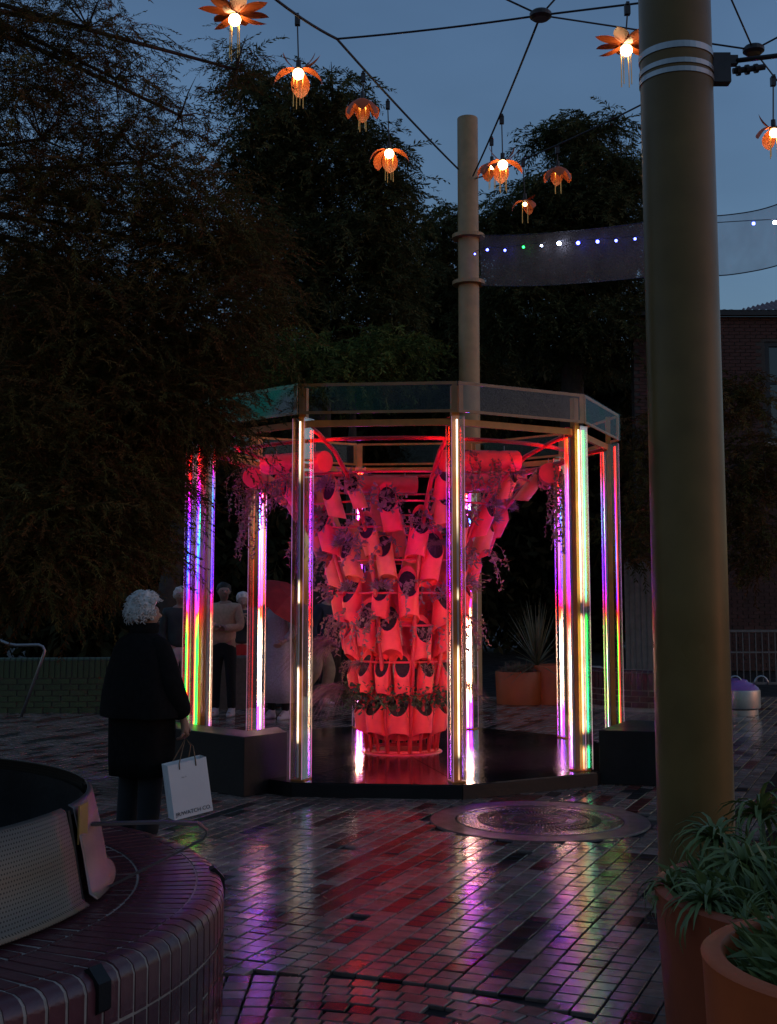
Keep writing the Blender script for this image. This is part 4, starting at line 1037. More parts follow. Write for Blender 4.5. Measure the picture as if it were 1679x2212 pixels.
# pale sheet wall glimpsed between the right column and the big pole
o = MB(); s0 = at(1355, 1283, 24.).x
for q in range(9): o.box((q*.11,0,1.15), (.10,.02,2.3)).box((q*.11+.055,-.012,1.15), (.02,.02,2.3))
o = o.build('corrugated_screen', M_wallgrey, None, loc=(s0, 24., 0)); tag(o, 'pale corrugated screen between the right column and the big pole', 'screen')

# ================================================================== PEOPLE
def skin_mesh(name, J, E_, m, sub=2, root=0):
    """J: list of (pos, radius); E_: edges -> one continuous skinned surface"""
    me = bpy.data.meshes.new(name+'_rig'); me.from_pydata([tuple(p) for p, r in J], E_, []); ob = bpy.data.objects.new(name+'_rig', me); COL.objects.link(ob)
    sk = ob.modifiers.new('skin', 'SKIN'); sk.use_smooth_shade = True
    for i, (p, r) in enumerate(J):
        sv = me.skin_vertices[0].data[i]; sv.radius = (r, r) if not hasattr(r, '__len__') else r; sv.use_root = (i == root)
    ss = ob.modifiers.new('sub', 'SUBSURF'); ss.levels = sub; ss.render_levels = sub
    dg = bpy.context.evaluated_depsgraph_get(); out = bpy.data.meshes.new_from_object(ob.evaluated_get(dg)); out.name = name
    out.materials.clear(); out.materials.append(m)
    bpy.data.objects.remove(ob); bpy.data.meshes.remove(me)
    out.polygons.foreach_set('use_smooth', [True]*len(out.polygons)); return out
def V3(*a): return Vector(a)
def limb_basis(d):
    d = d.normalized(); a = d.orthogonal().normalized(); return d, a, d.cross(a)
def hand(J, E_, wi, wrist, d, side, palm_n, curl=.8, sc=1.):
    """five fingers from the palm; d = direction of the hand, side = thumb side, palm_n = where the fingers curl"""
    d = d.normalized(); side = (side - d*side.dot(d)).normalized(); pn = d.cross(side).normalized()
    if pn.dot(palm_n) < 0: pn = -pn
    J.append((wrist+d*.05*sc, (.030*sc, .018*sc))); pi_ = len(J)-1; E_.append((wi, pi_))
    for q, (o_, L) in enumerate(((.030,.062),(.010,.072),(-.010,.068),(-.029,.052))):
        b = wrist+d*.085*sc+side*o_*sc; J.append((b, .010*sc)); E_.append((pi_, len(J)-1)); dd = d.copy(); p = b
        for s in (.45,.32,.23):
            dd = (dd*math.cos(curl*.75)+pn*math.sin(curl*.75)).normalized(); p = p+dd*L*s*sc*1.2; J.append((p, .0085*sc)); E_.append((len(J)-2, len(J)-1))
    b = wrist+d*.035*sc+side*.03*sc; J.append((b, .012*sc)); E_.append((pi_, len(J)-1)); p = b; dd = (d*.6+side*.7+pn*.35).normalized()
    for L in (.032,.026): p = p+dd*L*sc; J.append((p, .0095*sc)); E_.append((len(J)-2, len(J)-1)); dd = (dd+pn*.5+d*.3).normalized()
def person(lab, loc, rz_, H=1.7, armL=None, armR=None, legs=None, top=None, bottom=None, shoes=M_shoew, hair=M_haird, hairkind='short', headturn=0., headtilt=0., lean=0., coat=None, belt=None):
    """local frame: faces +Y, +X is the person's right... arms: (elbow, wrist, handdir)"""
    s = H/1.7; P = empty('person', loc, lab, 'person'); P.rotation_euler = (0,0,rz_); P.scale = (s,)*3
    def ln(p): # lean the upper body forward about the hips
        q = Vector(p); 
        if q.z > .95: q = V3(q.x, q.y + (q.z-.95)*math.sin(lean), .95+(q.z-.95)*math.cos(lean))
        return q
    legs = legs or {'L': (V3(-.10,.01,.50), V3(-.11,-.02,.09)), 'R': (V3(.10,.01,.50), V3(.11,-.02,.09))}
    armL = armL or (V3(-.235,-.02,1.13), V3(-.22,.07,.88)); armR = armR or (V3(.235,-.02,1.13), V3(.22,.07,.88))
    hd = ln((0,.03,1.60)); fw = V3(math.sin(headturn), math.cos(headturn)*math.cos(headtilt), -math.sin(headtilt)).normalized()
    J = [(V3(0,0,.95),(.145,.105)),(ln((0,0,1.08)),(.125,.09)),(ln((0,.0,1.27)),(.15,.10)),(ln((0,0,1.41)),(.07,.06) if coat else (.10,.075)),(ln((0,.01,1.48)),.05),(hd+V3(0,0,-.055)+fw*.01,.062),(hd+fw*.008,(.078,.088)),(hd+V3(0,0,.055),(.066,.075))]
    E_ = [(0,1),(1,2),(2,3),(3,4),(4,5),(5,6),(6,7)]
    J.append((hd+fw*.085+V3(0,0,-.02), .020)); E_.append((6, len(J)-1)); J.append((hd+fw*.112+V3(0,0,-.032), .011)); E_.append((len(J)-2, len(J)-1))  # nose
    sd = V3(fw.y, -fw.x, 0).normalized()
    for q in (-1, 1):   # ears
        J.append((hd+sd*q*.078+V3(0,0,-.01), .015)); E_.append((6, len(J)-1)); J.append((hd+sd*q*.09+V3(0,0,.01)-fw*.01, .014)); E_.append((len(J)-2, len(J)-1))
    sg = {'L': -1, 'R': 1}; arms = {'L': armL, 'R': armR}
    for k in 'LR':
        sh = ln((sg[k]*.165,0,1.385)); el, wr = arms[k][0], arms[k][1]
        J.append((sh-V3(0,0,.03 if coat else 0),.042 if coat else .058)); i0 = len(J)-1; E_.append((3,i0)); J.append((ln(el),.041)); J.append((ln(wr),.027)); E_ += [(i0,i0+1),(i0+1,i0+2)]
        dv = (ln(wr)-ln(el)) if len(arms[k]) < 3 else arms[k][2]
        hand(J, E_, len(J)-1, ln(wr), dv, V3(0,1,0) if abs(dv.normalized().y) < .8 else V3(0,0,1), V3(-sg[k],0,0), .9 if len(arms[k]) < 4 else arms[k][3])
        kn, an = legs[k]; J.append((V3(sg[k]*.09,0,.86),.085)); i0 = len(J)-1; E_.append((0,i0)); J.append((kn,.052)); J.append((an,.036)); J.append((an+V3(0,.05,-.045),.036)); J.append((an+V3(0,.15,-.06),.032)); E_ += [(i0,i0+1),(i0+1,i0+2),(i0+2,i0+3),(i0+3,i0+4)]
    link('body', skin_mesh('body', J, E_, M_skin, 2), P)
    # eyes and mouth
    fm = MB()
    for q in (-1, 1): fm.sphere(hd+sd*q*.031+fw*.083+V3(0,0,.004), (.0065), 8, 6)
    fm.build('eyes', M_frame, P, smooth='all')
    MB().sphere(hd+fw*.083+V3(0,0,-.066), (.013), 8, 5, (1.2,.5,.3)).build('mouth', M_skin, P, smooth='all')
    if top:
        m, puff = top; J = [(V3(0,0,.90),(.155*puff,.12*puff)),(ln((0,0,1.08)),(.142*puff,.108*puff)),(ln((0,0,1.26)),(.165*puff,.118*puff)),(ln((0,0,1.40)),(.105*puff,.08*puff)),(ln((0,.005,1.455)),.062)]; E_ = [(0,1),(1,2),(2,3),(3,4)]
        for k in 'LR':
            i0 = len(J); el, wr = ln(arms[k][0]), ln(arms[k][1]); J += [(ln((sg[k]*.168,0,1.385)),.069*puff),(el,.056*puff),(el.lerp(wr,.93),.042*puff)]; E_ += [(3,i0),(i0,i0+1),(i0+1,i0+2)]
        link('jumper', skin_mesh('jumper', J, E_, m, 2), P)
    if bottom:
        m, puff = bottom; J = [(V3(0,0,1.0),(.142,.105)),(V3(0,0,.90),(.158,.118))]; E_ = [(0,1)]
        for k in 'LR':
            kn, an = legs[k]; i0 = len(J); J += [(V3(sg[k]*.09,0,.80),.092),(kn,.068*puff),(kn.lerp(an,.6),.060*puff),(an+V3(0,0,-.01),.058*puff)]; E_ += [(1,i0),(i0,i0+1),(i0+1,i0+2),(i0+2,i0+3)]
        link('trousers', skin_mesh('trousers', J, E_, m, 2), P)
    if shoes:
        for k in 'LR':
            an = legs[k][1]; sm = MB(); sm.loft([(an.x,an.y+.045,an.z-.088,.045,.125),(an.x,an.y+.045,an.z-.06,.048,.13),(an.x,an.y+.03,an.z-.03,.044,.10),(an.x,an.y+.0,an.z+.01,.042,.055),(an.x,an.y-.005,an.z+.04,.042,.048)], 16); sm.build('shoe', shoes, P, smooth='all')
    # hair
    hm = bmesh.new(); bmesh.ops.create_icosphere(hm, subdivisions=4, radius=1.0); rr = random.Random(len(lab))
    for v in list(hm.verts):
        n = v.co.normalized(); f = n.dot(fw); 
        cut = (f > .42 and n.z < .55) or n.z < (-.55 if hairkind != 'long' else -.9)
        rad = .098 if hairkind == 'short' else (.128 if hairkind == 'curly' else .105)
        nz = mnoise.noise(n*(5 if hairkind == 'curly' else 3)+Vector((len(lab),0,0)))*.16 + (mnoise.noise(n*13)*.13 if hairkind == 'curly' else 0) + (mnoise.noise(n*27)*.06 if hairkind == 'curly' else 0)
        co = n*rad*(1+nz); co.z *= 1.05; co = co - fw*.018 + hd + V3(0,0,.022)
        if cut: co = hd + n*.05
        v.co = co
    me = bpy.data.meshes.new('hair'); hm.to_mesh(me); hm.free(); me.materials.append(hair); me.polygons.foreach_set('use_smooth', [True]*len(me.polygons)); link('hair', me, P)
    if hairkind == 'curly':
        cm = MB()
        for q in range(420):
            n = rndv(rr)
            if (n.dot(fw) > .4 and n.z < .5) or n.z < -.55: continue
            b = hd - fw*.018 + V3(0,0,.022) + Vector((n.x*.122, n.y*.122, n.z*.128)); t1 = n.orthogonal().normalized(); t2 = n.cross(t1); ph = rr.uniform(0,6)
            pts = [b + n*.006*i + (t1*math.cos(ph+i*1.1)+t2*math.sin(ph+i*1.1))*.011 + V3(0,0,-.002*i) for i in range(6)]
            cm.tube(pts, [.0045,.004,.004,.0035,.003,.002], 4, False)
        cm.build('curls', hair, P, smooth='all')
    if hairkind == 'long':
        MB().loft([(hd.x-fw.x*.05, hd.y-fw.y*.05, hd.z+.02,.085,.06),(hd.x-fw.x*.07, hd.y-fw.y*.07, hd.z-.15,.095,.055),(hd.x-fw.x*.08, hd.y-fw.y*.08, hd.z-.33,.085,.045),(hd.x-fw.x*.08, hd.y-fw.y*.08, hd.z-.40,.05,.03)], 18, True, .05).build('hair', hair, P, smooth='all')
    if coat:
        m, rings, sleeves = coat
        MB().loft(rings[::-1], 60, True, .05, len(lab)).build('coat', m, P, smooth='all')
        for k in 'LR':
            el, wr = arms[k][0], arms[k][1]; sh = V3(sg[k]*.165,0,1.385); r0, r1, r2 = sleeves
            J = [(sh-V3(sg[k]*.05,0,.01),r0),(sh+V3(sg[k]*.015,0,0),r0),(ln(el),r1),(ln(el).lerp(ln(wr),.92),r2)]; link('sleeve', skin_mesh('sleeve', J, [(0,1),(1,2),(2,3)], m, 2), P)
    return P
# foreground woman, seen from behind, looking right towards the lights
wl = at(304, 1600, 7.95); WR = R_(-38)
coat_r = [(0,.02,.50,.235,.20),(0,.015,.62,.245,.205),(0,.01,.80,.25,.205),(0,0,1.0,.255,.2),(0,-.005,1.15,.255,.19),(0,-.01,1.28,.235,.165),(0,-.01,1.37,.215,.15),(0,0,1.43,.155,.125),(0,.0,1.455,.088,.082),(0,.0,1.52,.086,.085)]
woman = person('older person with curly white hair in a loose black coat, holding a white bag', (wl.x, 7.95, 0), WR, 1.57,
    armL=(V3(-.27,.0,1.12), V3(-.26,.06,.90)), armR=(V3(.30,.0,1.12), V3(.31,.12,.86), V3(.02,.06,-1.), 1.25), top=None, bottom=(M_trob, 1.35), shoes=M_trob, hair=M_hairw, hairkind='curly', headturn=R_(28), headtilt=R_(-4),
    coat=(M_coatb, coat_r, (.085,.088,.078)))
MB().loft([(0,0,1.465,.10,.095),(0,-.005,1.42,.18,.135),(0,-.01,1.36,.232,.165),(0,-.01,1.22,.285,.205),(0,-.01,1.06,.325,.235),(.01,-.01,.93,.352,.25),(.01,-.01,.90,.348,.246)], 60, False, .055, 5).build('cape', M_coatb, woman, smooth='all')
MB().loft([(0,.012,1.44,.092,.088),(0,.012,1.475,.105,.10),(0,.02,1.52,.10,.098),(0,.02,1.535,.075,.075)], 24, False).build('collar', M_coatb, woman, smooth='all')
sc = 1.57/1.7; wd = Vector((.02,.06,-1.)).normalized(); hl = Vector((.31,.12,.86))+wd*.10
hw_ = Matrix.Translation((wl.x,7.95,0)) @ Matrix.Rotation(WR,4,'Z') @ (hl*sc)
# paper bag with rope handles
bp_ = at(385, 1690, 7.72); BR = R_(16); bag = empty('paper_bag', (hw_.x+.01, hw_.y-.10, hw_.z-.13), 'white paper shopping bag with rope handles held by the white-haired person', 'bag')
bag.rotation_euler = (R_(0), R_(-9), R_(30)); bag.scale = (1.08,)*3
bw2, bh2, bd2 = .235, .31, .10; bm_ = MB()
v = [(sx*bw2/2, sy*bd2/2*(1.0 if z else 1.), -bh2*(1-z)) for z in (0, 1) for sx, sy in ((-1,-1),(1,-1),(1,1),(-1,1))]
bm_.add(v, [(3,2,1,0),(0,1,5,4),(1,2,6,5),(2,3,7,6),(3,0,4,7)])
bb = bm_.build('bag_body', M_paper, bag); so = bb.modifiers.new('thick','SOLIDIFY'); so.thickness = .0015; so.offset = -1
MB().add([(-bw2/2-.0008,0,-bh2*.97),(-bw2/2-.0008,-.002,-.01),(-bw2/2-.004,0.001,-.01),(-bw2/2-.004,.001,-bh2*.97)], [(0,1,2,3)]).build('side_crease', M_paper, bag)
for sy in (-1, 1):
    hx = Vector((-.035, .10, .135)); lo = bag.rotation_euler.to_matrix().transposed() @ Vector((-.009,.093,.12))
    MB().tube([(-.05, sy*(bd2/2+.002), -.035),(-.048, sy*(bd2/2+.003), .0), lo*.55+Vector((-.02,sy*.02,0)), lo+Vector((0,0,-.004)), lo*.55+Vector((.045,sy*.02,0)), (.05, sy*(bd2/2+.003), .0),(.05, sy*(bd2/2+.002), -.035)], .0035, 6).build('handle', M_cord, bag, smooth='all')
def text_part(txt, size, parent, loc, rot, m, name='lettering', ls=1.):
    cu = bpy.data.curves.new('txt', 'FONT'); cu.body = txt; cu.size = size; cu.extrude = .0002; cu.space_character = ls
    ob = bpy.data.objects.new('txt', cu); COL.objects.link(ob); dg = bpy.context.evaluated_depsgraph_get()
    me = bpy.data.meshes.new_from_object(ob.evaluated_get(dg)); bpy.data.objects.remove(ob); me.materials.clear(); me.materials.append(m)
    return link(name, me, parent, loc, rot)
text_part('JR/WATCH CO.', .031, bag, (-bw2/2+.012, -bd2/2-.003, -bh2+.018), (pi/2,0,0), M_ink)
text_part('Nov 11', .010, bag, (-.045, -bd2/2-.003, -.085), (pi/2,0,0), M_ink)

def far(x, y): g = gnd(x, y); return (g.x, g.y, 0)
# group watching from the far side
person('person in a dark hooded jacket and pale trousers at the left of the watching group', far(386,1556), R_(-165), 1.68, top=(M_char, 1.22), bottom=(M_greytr, 1.25), hair=M_hairw, legs={'L': (V3(-.10,.05,.50), V3(-.11,.02,.09)), 'R': (V3(.10,-.04,.50), V3(.12,-.12,.09))})
person('bearded person in a beige jumper with folded arms, black trousers and white trainers', far(482,1547), R_(170), 1.74, armL=(V3(-.24,.03,1.14), V3(-.02,.17,1.12), V3(1,.1,.05)), armR=(V3(.24,.03,1.14), V3(.03,.19,1.16), V3(-1,.1,.0)), top=(M_beige, 1.16), bottom=(M_trob, 1.05), headturn=R_(-25), headtilt=R_(-6))
person('white-haired person in a speckled black jacket and red trousers bending forward', far(519,1522), R_(195), 1.62, armL=(V3(-.22,.06,1.12), V3(-.05,.24,1.25), V3(.2,.3,1)), armR=(V3(.22,.06,1.12), V3(.05,.24,1.28), V3(-.2,.3,1)), top=(M_char, 1.28), bottom=(M_redcl, 1.3), hair=M_hairw, hairkind='short', headtilt=R_(22), lean=R_(9))
lc = [(0,0,.22,.30,.23),(0,0,.5,.262,.20),(0,0,.8,.225,.17),(0,0,1.0,.195,.14),(0,0,1.15,.18,.13),(0,0,1.3,.195,.135),(0,0,1.39,.15,.105),(0,0,1.44,.08,.07)]
pu = far(600,1553); umbp = person('long-haired person in a long grey checked coat and white boots under a red umbrella', pu, R_(150), 1.70, armL=(V3(-.25,.0,1.12), V3(-.20,.16,1.0)), armR=(V3(.25,.04,1.14), V3(.14,.20,1.24), V3(-.3,.6,.6)), top=None, bottom=(M_trob, .95), hair=M_haird, hairkind='long', headtilt=R_(6), coat=(M_greycoat, lc, (.07,.064,.05)))
person('person in a navy jacket and wide khaki trousers leaning in behind the tower', far(690,1522), R_(-120), 1.72, top=(M_navy, 1.2), bottom=(M_khaki, 1.45), hair=M_haird, lean=R_(14), legs={'L': (V3(-.10,.12,.50), V3(-.10,.02,.09)), 'R': (V3(.10,.02,.50), V3(.11,-.28,.12))})
# red umbrella
um = empty('umbrella', Vector(pu)+Vector((.10,-.08,1.50)), 'red umbrella tilted over the person in the long grey coat', 'umbrella'); um.rotation_euler = (R_(18), R_(38), 0)
mb = MB(); n = 8; rad = .48; v = [(0,0,.20)]
for q in range(n*3):
    a = 2*pi*q/(n*3); sag = 1 - .05*(q % 3 != 0)
    for i, (rr_, zz) in enumerate(((.45,.165),(.8,.06),(1.,-.03))): v.append((rad*rr_*sag*math.cos(a), rad*rr_*sag*math.sin(a), zz))
N3 = n*3; f = [(0, 1+3*q, 1+3*((q+1) % N3)) for q in range(N3)]
for q in range(N3):
    for i in range(2): f.append((1+3*q+i, 2+3*q+i, 2+3*((q+1) % N3)+i, 1+3*((q+1) % N3)+i))
mb.add(v, f).build('canopy', mat('umbrella_red', (.42,.02,.025), .6, trans=.35), um)
MB().tube([(0,0,.24),(0,0,-.42)], .007, 6).build('shaft', M_darkmetal, um); MB().tube([(0,0,-.42),(0,0,-.5),(.02,0,-.54),(.05,0,-.53)], .012, 8).build('handle', M_black, um)
for q in range(n):
    a = 2*pi*q/n; MB().tube([(0,0,.19),(rad*.45*math.cos(a), rad*.45*math.sin(a), .155),(rad*.98*math.cos(a), rad*.98*math.sin(a), -.03)], .003, 4).build('rib', M_darkmetal, um)

# ================================================================== TREES
def strip_template(L, nleaf, ll, lw, droop, rng, spread=1.0, axisw=.004, two=True):
    """a drooping twig with paired leaflets, as quads"""
    V = []; F = []; pts = []; p = np.zeros(3); d = np.array([1., 0, .25])
    ns = 8
    for i in range(ns+1):
        pts.append(p.copy()); d = d + np.array([0, 0, -droop/ns]) + rng.normal(0, .06, 3); d /= np.linalg.norm(d); p = p + d*L/ns
    for i in range(ns):
        a, b = pts[i], pts[i+1]; w = np.array([0, axisw, 0])/2*(1-.6*i/ns); o = len(V); V += [a-w, a+w, b+w, b-w]; F.append((o, o+1, o+2, o+3))
    for q in range(nleaf):
        t = (q+.6)/nleaf*ns; i = min(int(t), ns-1); a = pts[i]+(pts[i+1]-pts[i])*(t-i); ax = pts[i+1]-pts[i]; ax /= np.linalg.norm(ax)
        s = 1 if q % 2 else -1; sd = np.cross(ax, rng.normal(0, .35, 3)+np.array([0,0,1.])); sd /= np.linalg.norm(sd)
        dr = ax*.75+sd*s*spread+np.array([0,0,-.25])+rng.normal(0,.15,3); dr /= np.linalg.norm(dr); pw = np.cross(dr, rng.normal(0,1,3)); pw /= np.linalg.norm(pw)
        l = ll*rng.uniform(.7,1.2)*(1-.4*t/ns); o = len(V); V += [a, a+dr*l*.5+pw*lw/2, a+dr*l, a+dr*l*.5-pw*lw/2]; F.append((o, o+1, o+2, o+3))
    return np.array(V), np.array(F)
def tree(name, lab, base, trunk, r0, blobs, n, tmpl, colr, seed, branches=True, scl=(.7,1.3), tilt=.35, sparse=.0):
    """blobs: (centre Vector, radii (rx,ry,rz), weight)"""
    rng = np.random.default_rng(seed); rr = random.Random(seed)
    o = empty(name, base, lab, 'tree'); base = Vector(base); tr = [Vector(p)-base for p in trunk]; K = len(tr)
    MB().tube(tr, [r0*(1-.75*i/(K-1)) for i in range(K)], 12).build('trunk', M_bark, o, smooth='all')
    wts = np.array([b[2] for b in blobs], float); wts /= wts.sum(); ks = rng.multinomial(n, wts); P = []
    bmb = MB()
    for (c, rad, w), k in zip(blobs, ks):
        c = Vector(c)-base; u = rng.normal(0, 1, (k, 3)); u /= np.linalg.norm(u, axis=1)[:, None]; q = u*(rng.uniform(.12, 1, k)**(.45))[:, None]*np.array(rad) + np.array(c)
        P.append(q)
        if branches:
            j = min(range(K), key=lambda i: (tr[i]-(c-Vector((0,0,rad[2]*.6)))).length); s = tr[j]
            m1 = s.lerp(c, .5)+Vector((0,0,.25*rad[2])); bmb.tube([s, m1, c, c+Vector((0,0,rad[2]*.5))], [r0*.22+.008, r0*.14+.006, r0*.08+.004, r0*.02+.002], 6, False)
            for h in range(9):
                e = c+Vector(rndv(rr)[i]*rad[i]*.95 for i in range(3)); mm = c.lerp(e, .5)+Vector((0,0,.12*rad[2])); bmb.tube([c, mm, e], [r0*.09, r0*.05, r0*.015], 4, False)
    if bmb.v: bmb.build('limbs', M_bark, o, smooth='all')
    P = np.concatenate(P); k = len(P); tid = rng.integers(0, len(tmpl), k); VV = []; FF = []; CC = []; off = 0
    for t, (TV, TF) in enumerate(tmpl):
        s_ = tid == t; kk = int(s_.sum())
        if not kk: continue
        V, F = stamp(TV, TF, P[s_], rotmats(kk, None, rng, tilt), rng.uniform(scl[0], scl[1], kk))
        c = np.array(colr)[rng.integers(0, len(colr), kk)]*rng.uniform(.6, 1.3, (kk, 1))
        VV.append(V); FF.append(F+off); CC.append(np.repeat(c, len(TV), 0)); off += len(V)
    link('crown', npmesh('crown', np.concatenate(VV), np.concatenate(FF), M_tree, np.concatenate(CC)), o)
    return o
trng = np.random.default_rng(3)
FEATH = [strip_template(.46, 36, .06, .0085, 1.1, trng, .8, .006) for _ in range(4)]
PEPP = [strip_template(.85, 26, .17, .035, 1.7, trng, .9, .012) for _ in range(4)]
BUSH = [strip_template(1.1, 22, .34, .10, 1.2, trng, 1.0, .02) for _ in range(3)]
def B(x, y, Y, rx, ry, ryd, w):   # blob from photo position, pixel radii and depth radius
    s = Y/FPX; return (at(x, y, Y), (rx*s, ryd, ry*s), w)
GR = [(.09,.072,.022),(.105,.08,.022),(.12,.07,.022),(.13,.058,.02)]; GP = [(.075,.08,.03),(.09,.09,.035),(.06,.065,.022)]; GD = [(.045,.045,.02),(.055,.052,.024)]
# feathery tree reaching in from the left, in front of the pavilion
LY = 8.9
blobs = [B(40,90,LY,150,130,.9,.8),B(190,60,LY,110,80,.7,.22),B(250,170,LY,120,120,.7,.30),B(90,300,LY,170,150,1.,1.1),B(310,350,LY+.3,120,90,.7,.55),B(390,250,LY+.4,70,70,.5,.09),B(510,150,LY+.8,40,70,.4,.05),
    B(130,500,LY,200,160,1.,1.5),B(400,480,LY+.3,170,120,.8,1.3),B(530,560,LY+.6,90,80,.6,.35),B(150,720,LY,220,170,1.,2.6),B(430,680,LY+.2,180,150,.8,2.0),B(120,920,LY,200,170,1.,2.4),B(350,860,LY+.3,160,120,.8,1.8),B(110,1130,LY,180,150,1.,1.9),B(290,1070,LY+.2,95,110,.6,1.1),B(465,935,LY+.6,45,55,.3,.25),B(80,1235,LY-.1,160,80,.7,1.0),B(280,1190,LY+.2,90,60,.6,.45)]
tb = Vector((-4.6, 9.4, 0))
tree('feathery_tree', 'large dark feathery-leaved tree filling the left side, overhanging the pavilion', tb, [tb, tb+Vector((.05,0,1.5)), tb+Vector((.2,-.15,3)), tb+Vector((.45,-.3,4.6)), tb+Vector((.7,-.5,6.2)), tb+Vector((.8,-.6,7.4))], .10, blobs, 10500, FEATH, GR, 11, scl=(.6,1.25))
# pepper trees behind
MY = 23.
blobs = [B(540,180,MY,60,70,1.2,.5),B(620,260,MY,110,90,1.6,1.2),B(720,230,MY,80,60,1.3,.8),B(560,360,MY,90,90,1.4,1.2),B(690,390,MY,110,80,1.6,1.3),B(800,340,MY,80,70,1.3,.9),B(840,440,MY,60,90,1.2,.9),B(600,520,MY,130,100,1.8,2.0),B(770,530,MY,120,90,1.6,1.8),B(850,600,MY,60,90,1.2,.8),B(640,660,MY,130,80,1.7,1.5),B(790,680,MY,110,70,1.5,.9)]
tb = at(700, 1300, MY); tb.z = 0
tree('pepper_tree', 'tall weeping pepper tree against the sky left of the tall pole', tb, [tb, tb+Vector((.1,0,2.2)), tb+Vector((-.1,.1,4.2)), at(690,560,MY), at(662,430,MY), at(655,320,MY)], .32, blobs, 4300, PEPP, GP, 12, scl=(.6,1.1))
tb = at(760, 1300, 20.5); tb.z = 0
tree('lit_tree', 'lower green-lit tree just above the middle of the pavilion roof band', tb, [tb, tb+Vector((0,0,1.6)), at(760,980,20.5), at(765,840,20.5)], .16, [B(650,775,20.5,110,55,1.2,1.2),B(830,765,20.5,95,50,1.2,1.2),B(740,810,20.5,130,60,1.2,1.3)], 1100, PEPP, [(.10,.13,.03),(.12,.14,.035),(.08,.11,.03)], 21, scl=(.5,.9))  # paler leaf colours stand in for light on this foliage
RY = 27.
blobs = [B(1240,290,RY,55,45,1.,.6),B(1320,275,RY,40,25,.8,.22),B(1180,300,RY,35,22,.7,.2),B(1270,370,RY,80,60,1.3,1.0),B(1350,380,RY,50,50,1.,.6),B(1180,440,RY,100,60,1.5,1.3),B(1310,470,RY,110,80,1.6,1.8),B(1090,500,RY,70,60,1.3,1.0),B(1200,580,RY,140,80,1.8,2.0),B(1360,600,RY,90,100,1.6,1.5),B(1120,660,RY,120,90,1.6,1.6),B(1290,720,RY,140,90,1.8,2.0)]
tb = at(1230, 1300, RY); tb.z = 0
tree('pepper_tree', 'spreading pepper tree with a domed top right of the tall pole', tb, [tb, tb+Vector((0,0,2.5)), at(1240,700,RY), at(1250,520,RY), at(1245,400,RY), at(1243,310,RY)], .34, blobs, 4400, PEPP, GP, 13, scl=(.65,1.2))
CY_ = 31.
blobs = [B(960,520,CY_,60,80,1.5,.9),B(930,640,CY_,80,90,1.8,1.3),B(1010,680,CY_,90,110,1.8,1.5),B(880,760,CY_,110,80,2.,1.5),B(1000,840,CY_,130,90,2.,1.7)]
tb = at(950, 1300, CY_); tb.z = 0
tree('distant_tree', 'dark tree seen low between the pepper tree and the tall pole', tb, [tb, tb+Vector((0,0,3)), at(955,800,CY_), at(960,560,CY_)], .3, blobs, 2400, PEPP, GP, 14, scl=(.8,1.4))
# dark mass of shrubs and trees closing the back of the square
back = [('broad dark tree closing the view behind the watching group', 470, 33, [(420,900,220,200,3.),(600,1020,170,170,3.),(300,1100,220,170,2.4),(480,1180,260,140,3.),(640,860,120,120,1.6),(560,1290,200,90,1.2)], 3200, 15),
        ('dense dark evergreen behind the middle of the pavilion', 850, 35, [(780,930,160,150,2.6),(920,980,150,170,2.6),(820,1120,200,170,3.),(960,1190,180,150,2.4),(860,1300,220,90,1.6)], 3000, 16),
        ('dense dark evergreen behind the right side of the pavilion', 1190, 36, [(1120,860,130,130,2.2),(1260,900,160,170,2.6),(1160,1060,180,190,3.),(1320,1100,150,200,2.8),(1240,1260,220,120,2.4)], 3000, 17),
        ('dark tree at the far left edge behind the feathery tree', 90, 30, [(60,760,200,200,2.),(150,1000,220,190,2.6),(40,1220,220,170,2.4),(230,1280,150,120,1.4)], 2600, 18)]
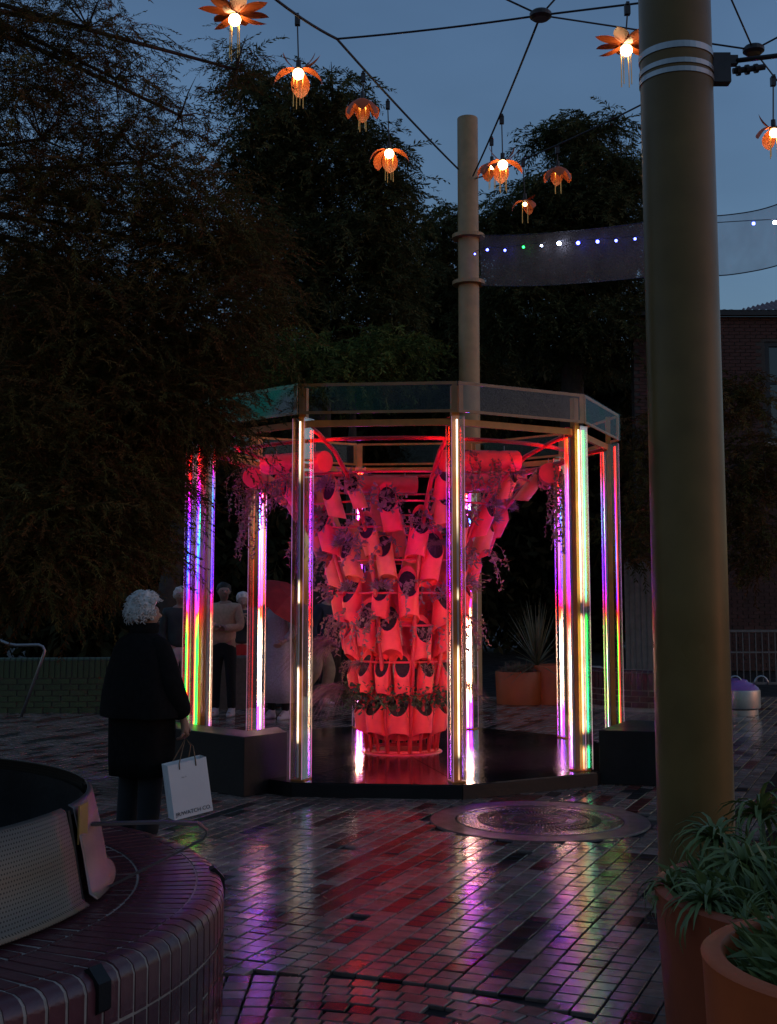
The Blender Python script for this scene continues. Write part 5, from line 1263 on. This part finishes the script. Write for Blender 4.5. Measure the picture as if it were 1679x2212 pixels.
for lab, x, Y, bl, n, sd in back:
    tb = at(x, 1300, Y); tb.z = 0
    tree('background_tree', lab, tb, [tb, tb+Vector((.1,0,2)), tb+Vector((0,.1,4.5)), tb+Vector((.1,0,7))], .3, [B(a, b, Y, c, d, 2.2, w) for a, b, c, d, w in bl], int(n*.8), BUSH, GD, sd, scl=(1.0,1.8), tilt=.7)
# leaning trunk glimpsed behind the watchers
lt = [gnd(335,1475), at(350,1360,22), at(372,1240,22.2), at(392,1120,22.6)]; lt[0].y = 22; lt[0].x = at(335,1475,22).x; lt[0].z = 0
o = MB().tube([p-lt[0] for p in lt], [.26,.22,.19,.17], 12).build('leaning_trunk', M_bark, None, smooth='all', loc=lt[0]); tag(o, 'leaning bare tree trunk behind the watching group', 'tree trunk')
# loose tree in front of the brick building
SY = 22.
blobs = [B(1600,860,SY,60,60,.8,.7),B(1650,1000,SY,80,80,1.,.9),B(1590,1080,SY,50,70,.8,.6),B(1640,1180,SY,70,70,.9,.8),B(1390,1000,SY,60,120,1.,.9),B(1370,1150,SY,60,80,1.,.7),B(1490,950,SY,100,180,1.,1.)]
tb = at(1520, 1300, SY); tb.z = 0
tree('loose_tree', 'thin-leaved tree in front of the brick building, half hidden by the big pole', tb, [tb, tb+Vector((.05,0,1.5)), at(1525,1050,SY), at(1520,850,SY)], .16, blobs, 1100, PEPP, GR, 19, scl=(.5,.9))

# ================================================================== fallen leaves on the wet paving
rr = random.Random(99); mb = MB()
for q in range(150):
    Y = rr.uniform(4.2, 14); X = rr.uniform(-.30, .34)*Y
    if (X-C0.x)**2+(Y-C0.y)**2 < 2.3**2 or (X-SEAT_C.x)**2+(Y-SEAT_C.y)**2 < 2.1**2: continue
    a = rr.uniform(0, 6.28); L = rr.uniform(.015,.045); d = Vector((math.cos(a), math.sin(a), rr.uniform(0,.3))); s = Vector((-d.y, d.x, rr.uniform(-.3,.3)))
    p = Vector((X, Y, .005)); mb.add([p, p+d*L*.5+s*L*.22, p+d*L, p+d*L*.5-s*L*.22], [(0,1,2,3)])
o = mb.build('fallen_leaves', mat('wet_dead_leaf', (.16,.09,.03), .35, var=.5, scale=5), None); tag(o, 'small fallen leaves scattered over the wet paving', 'leaves', kind='stuff')
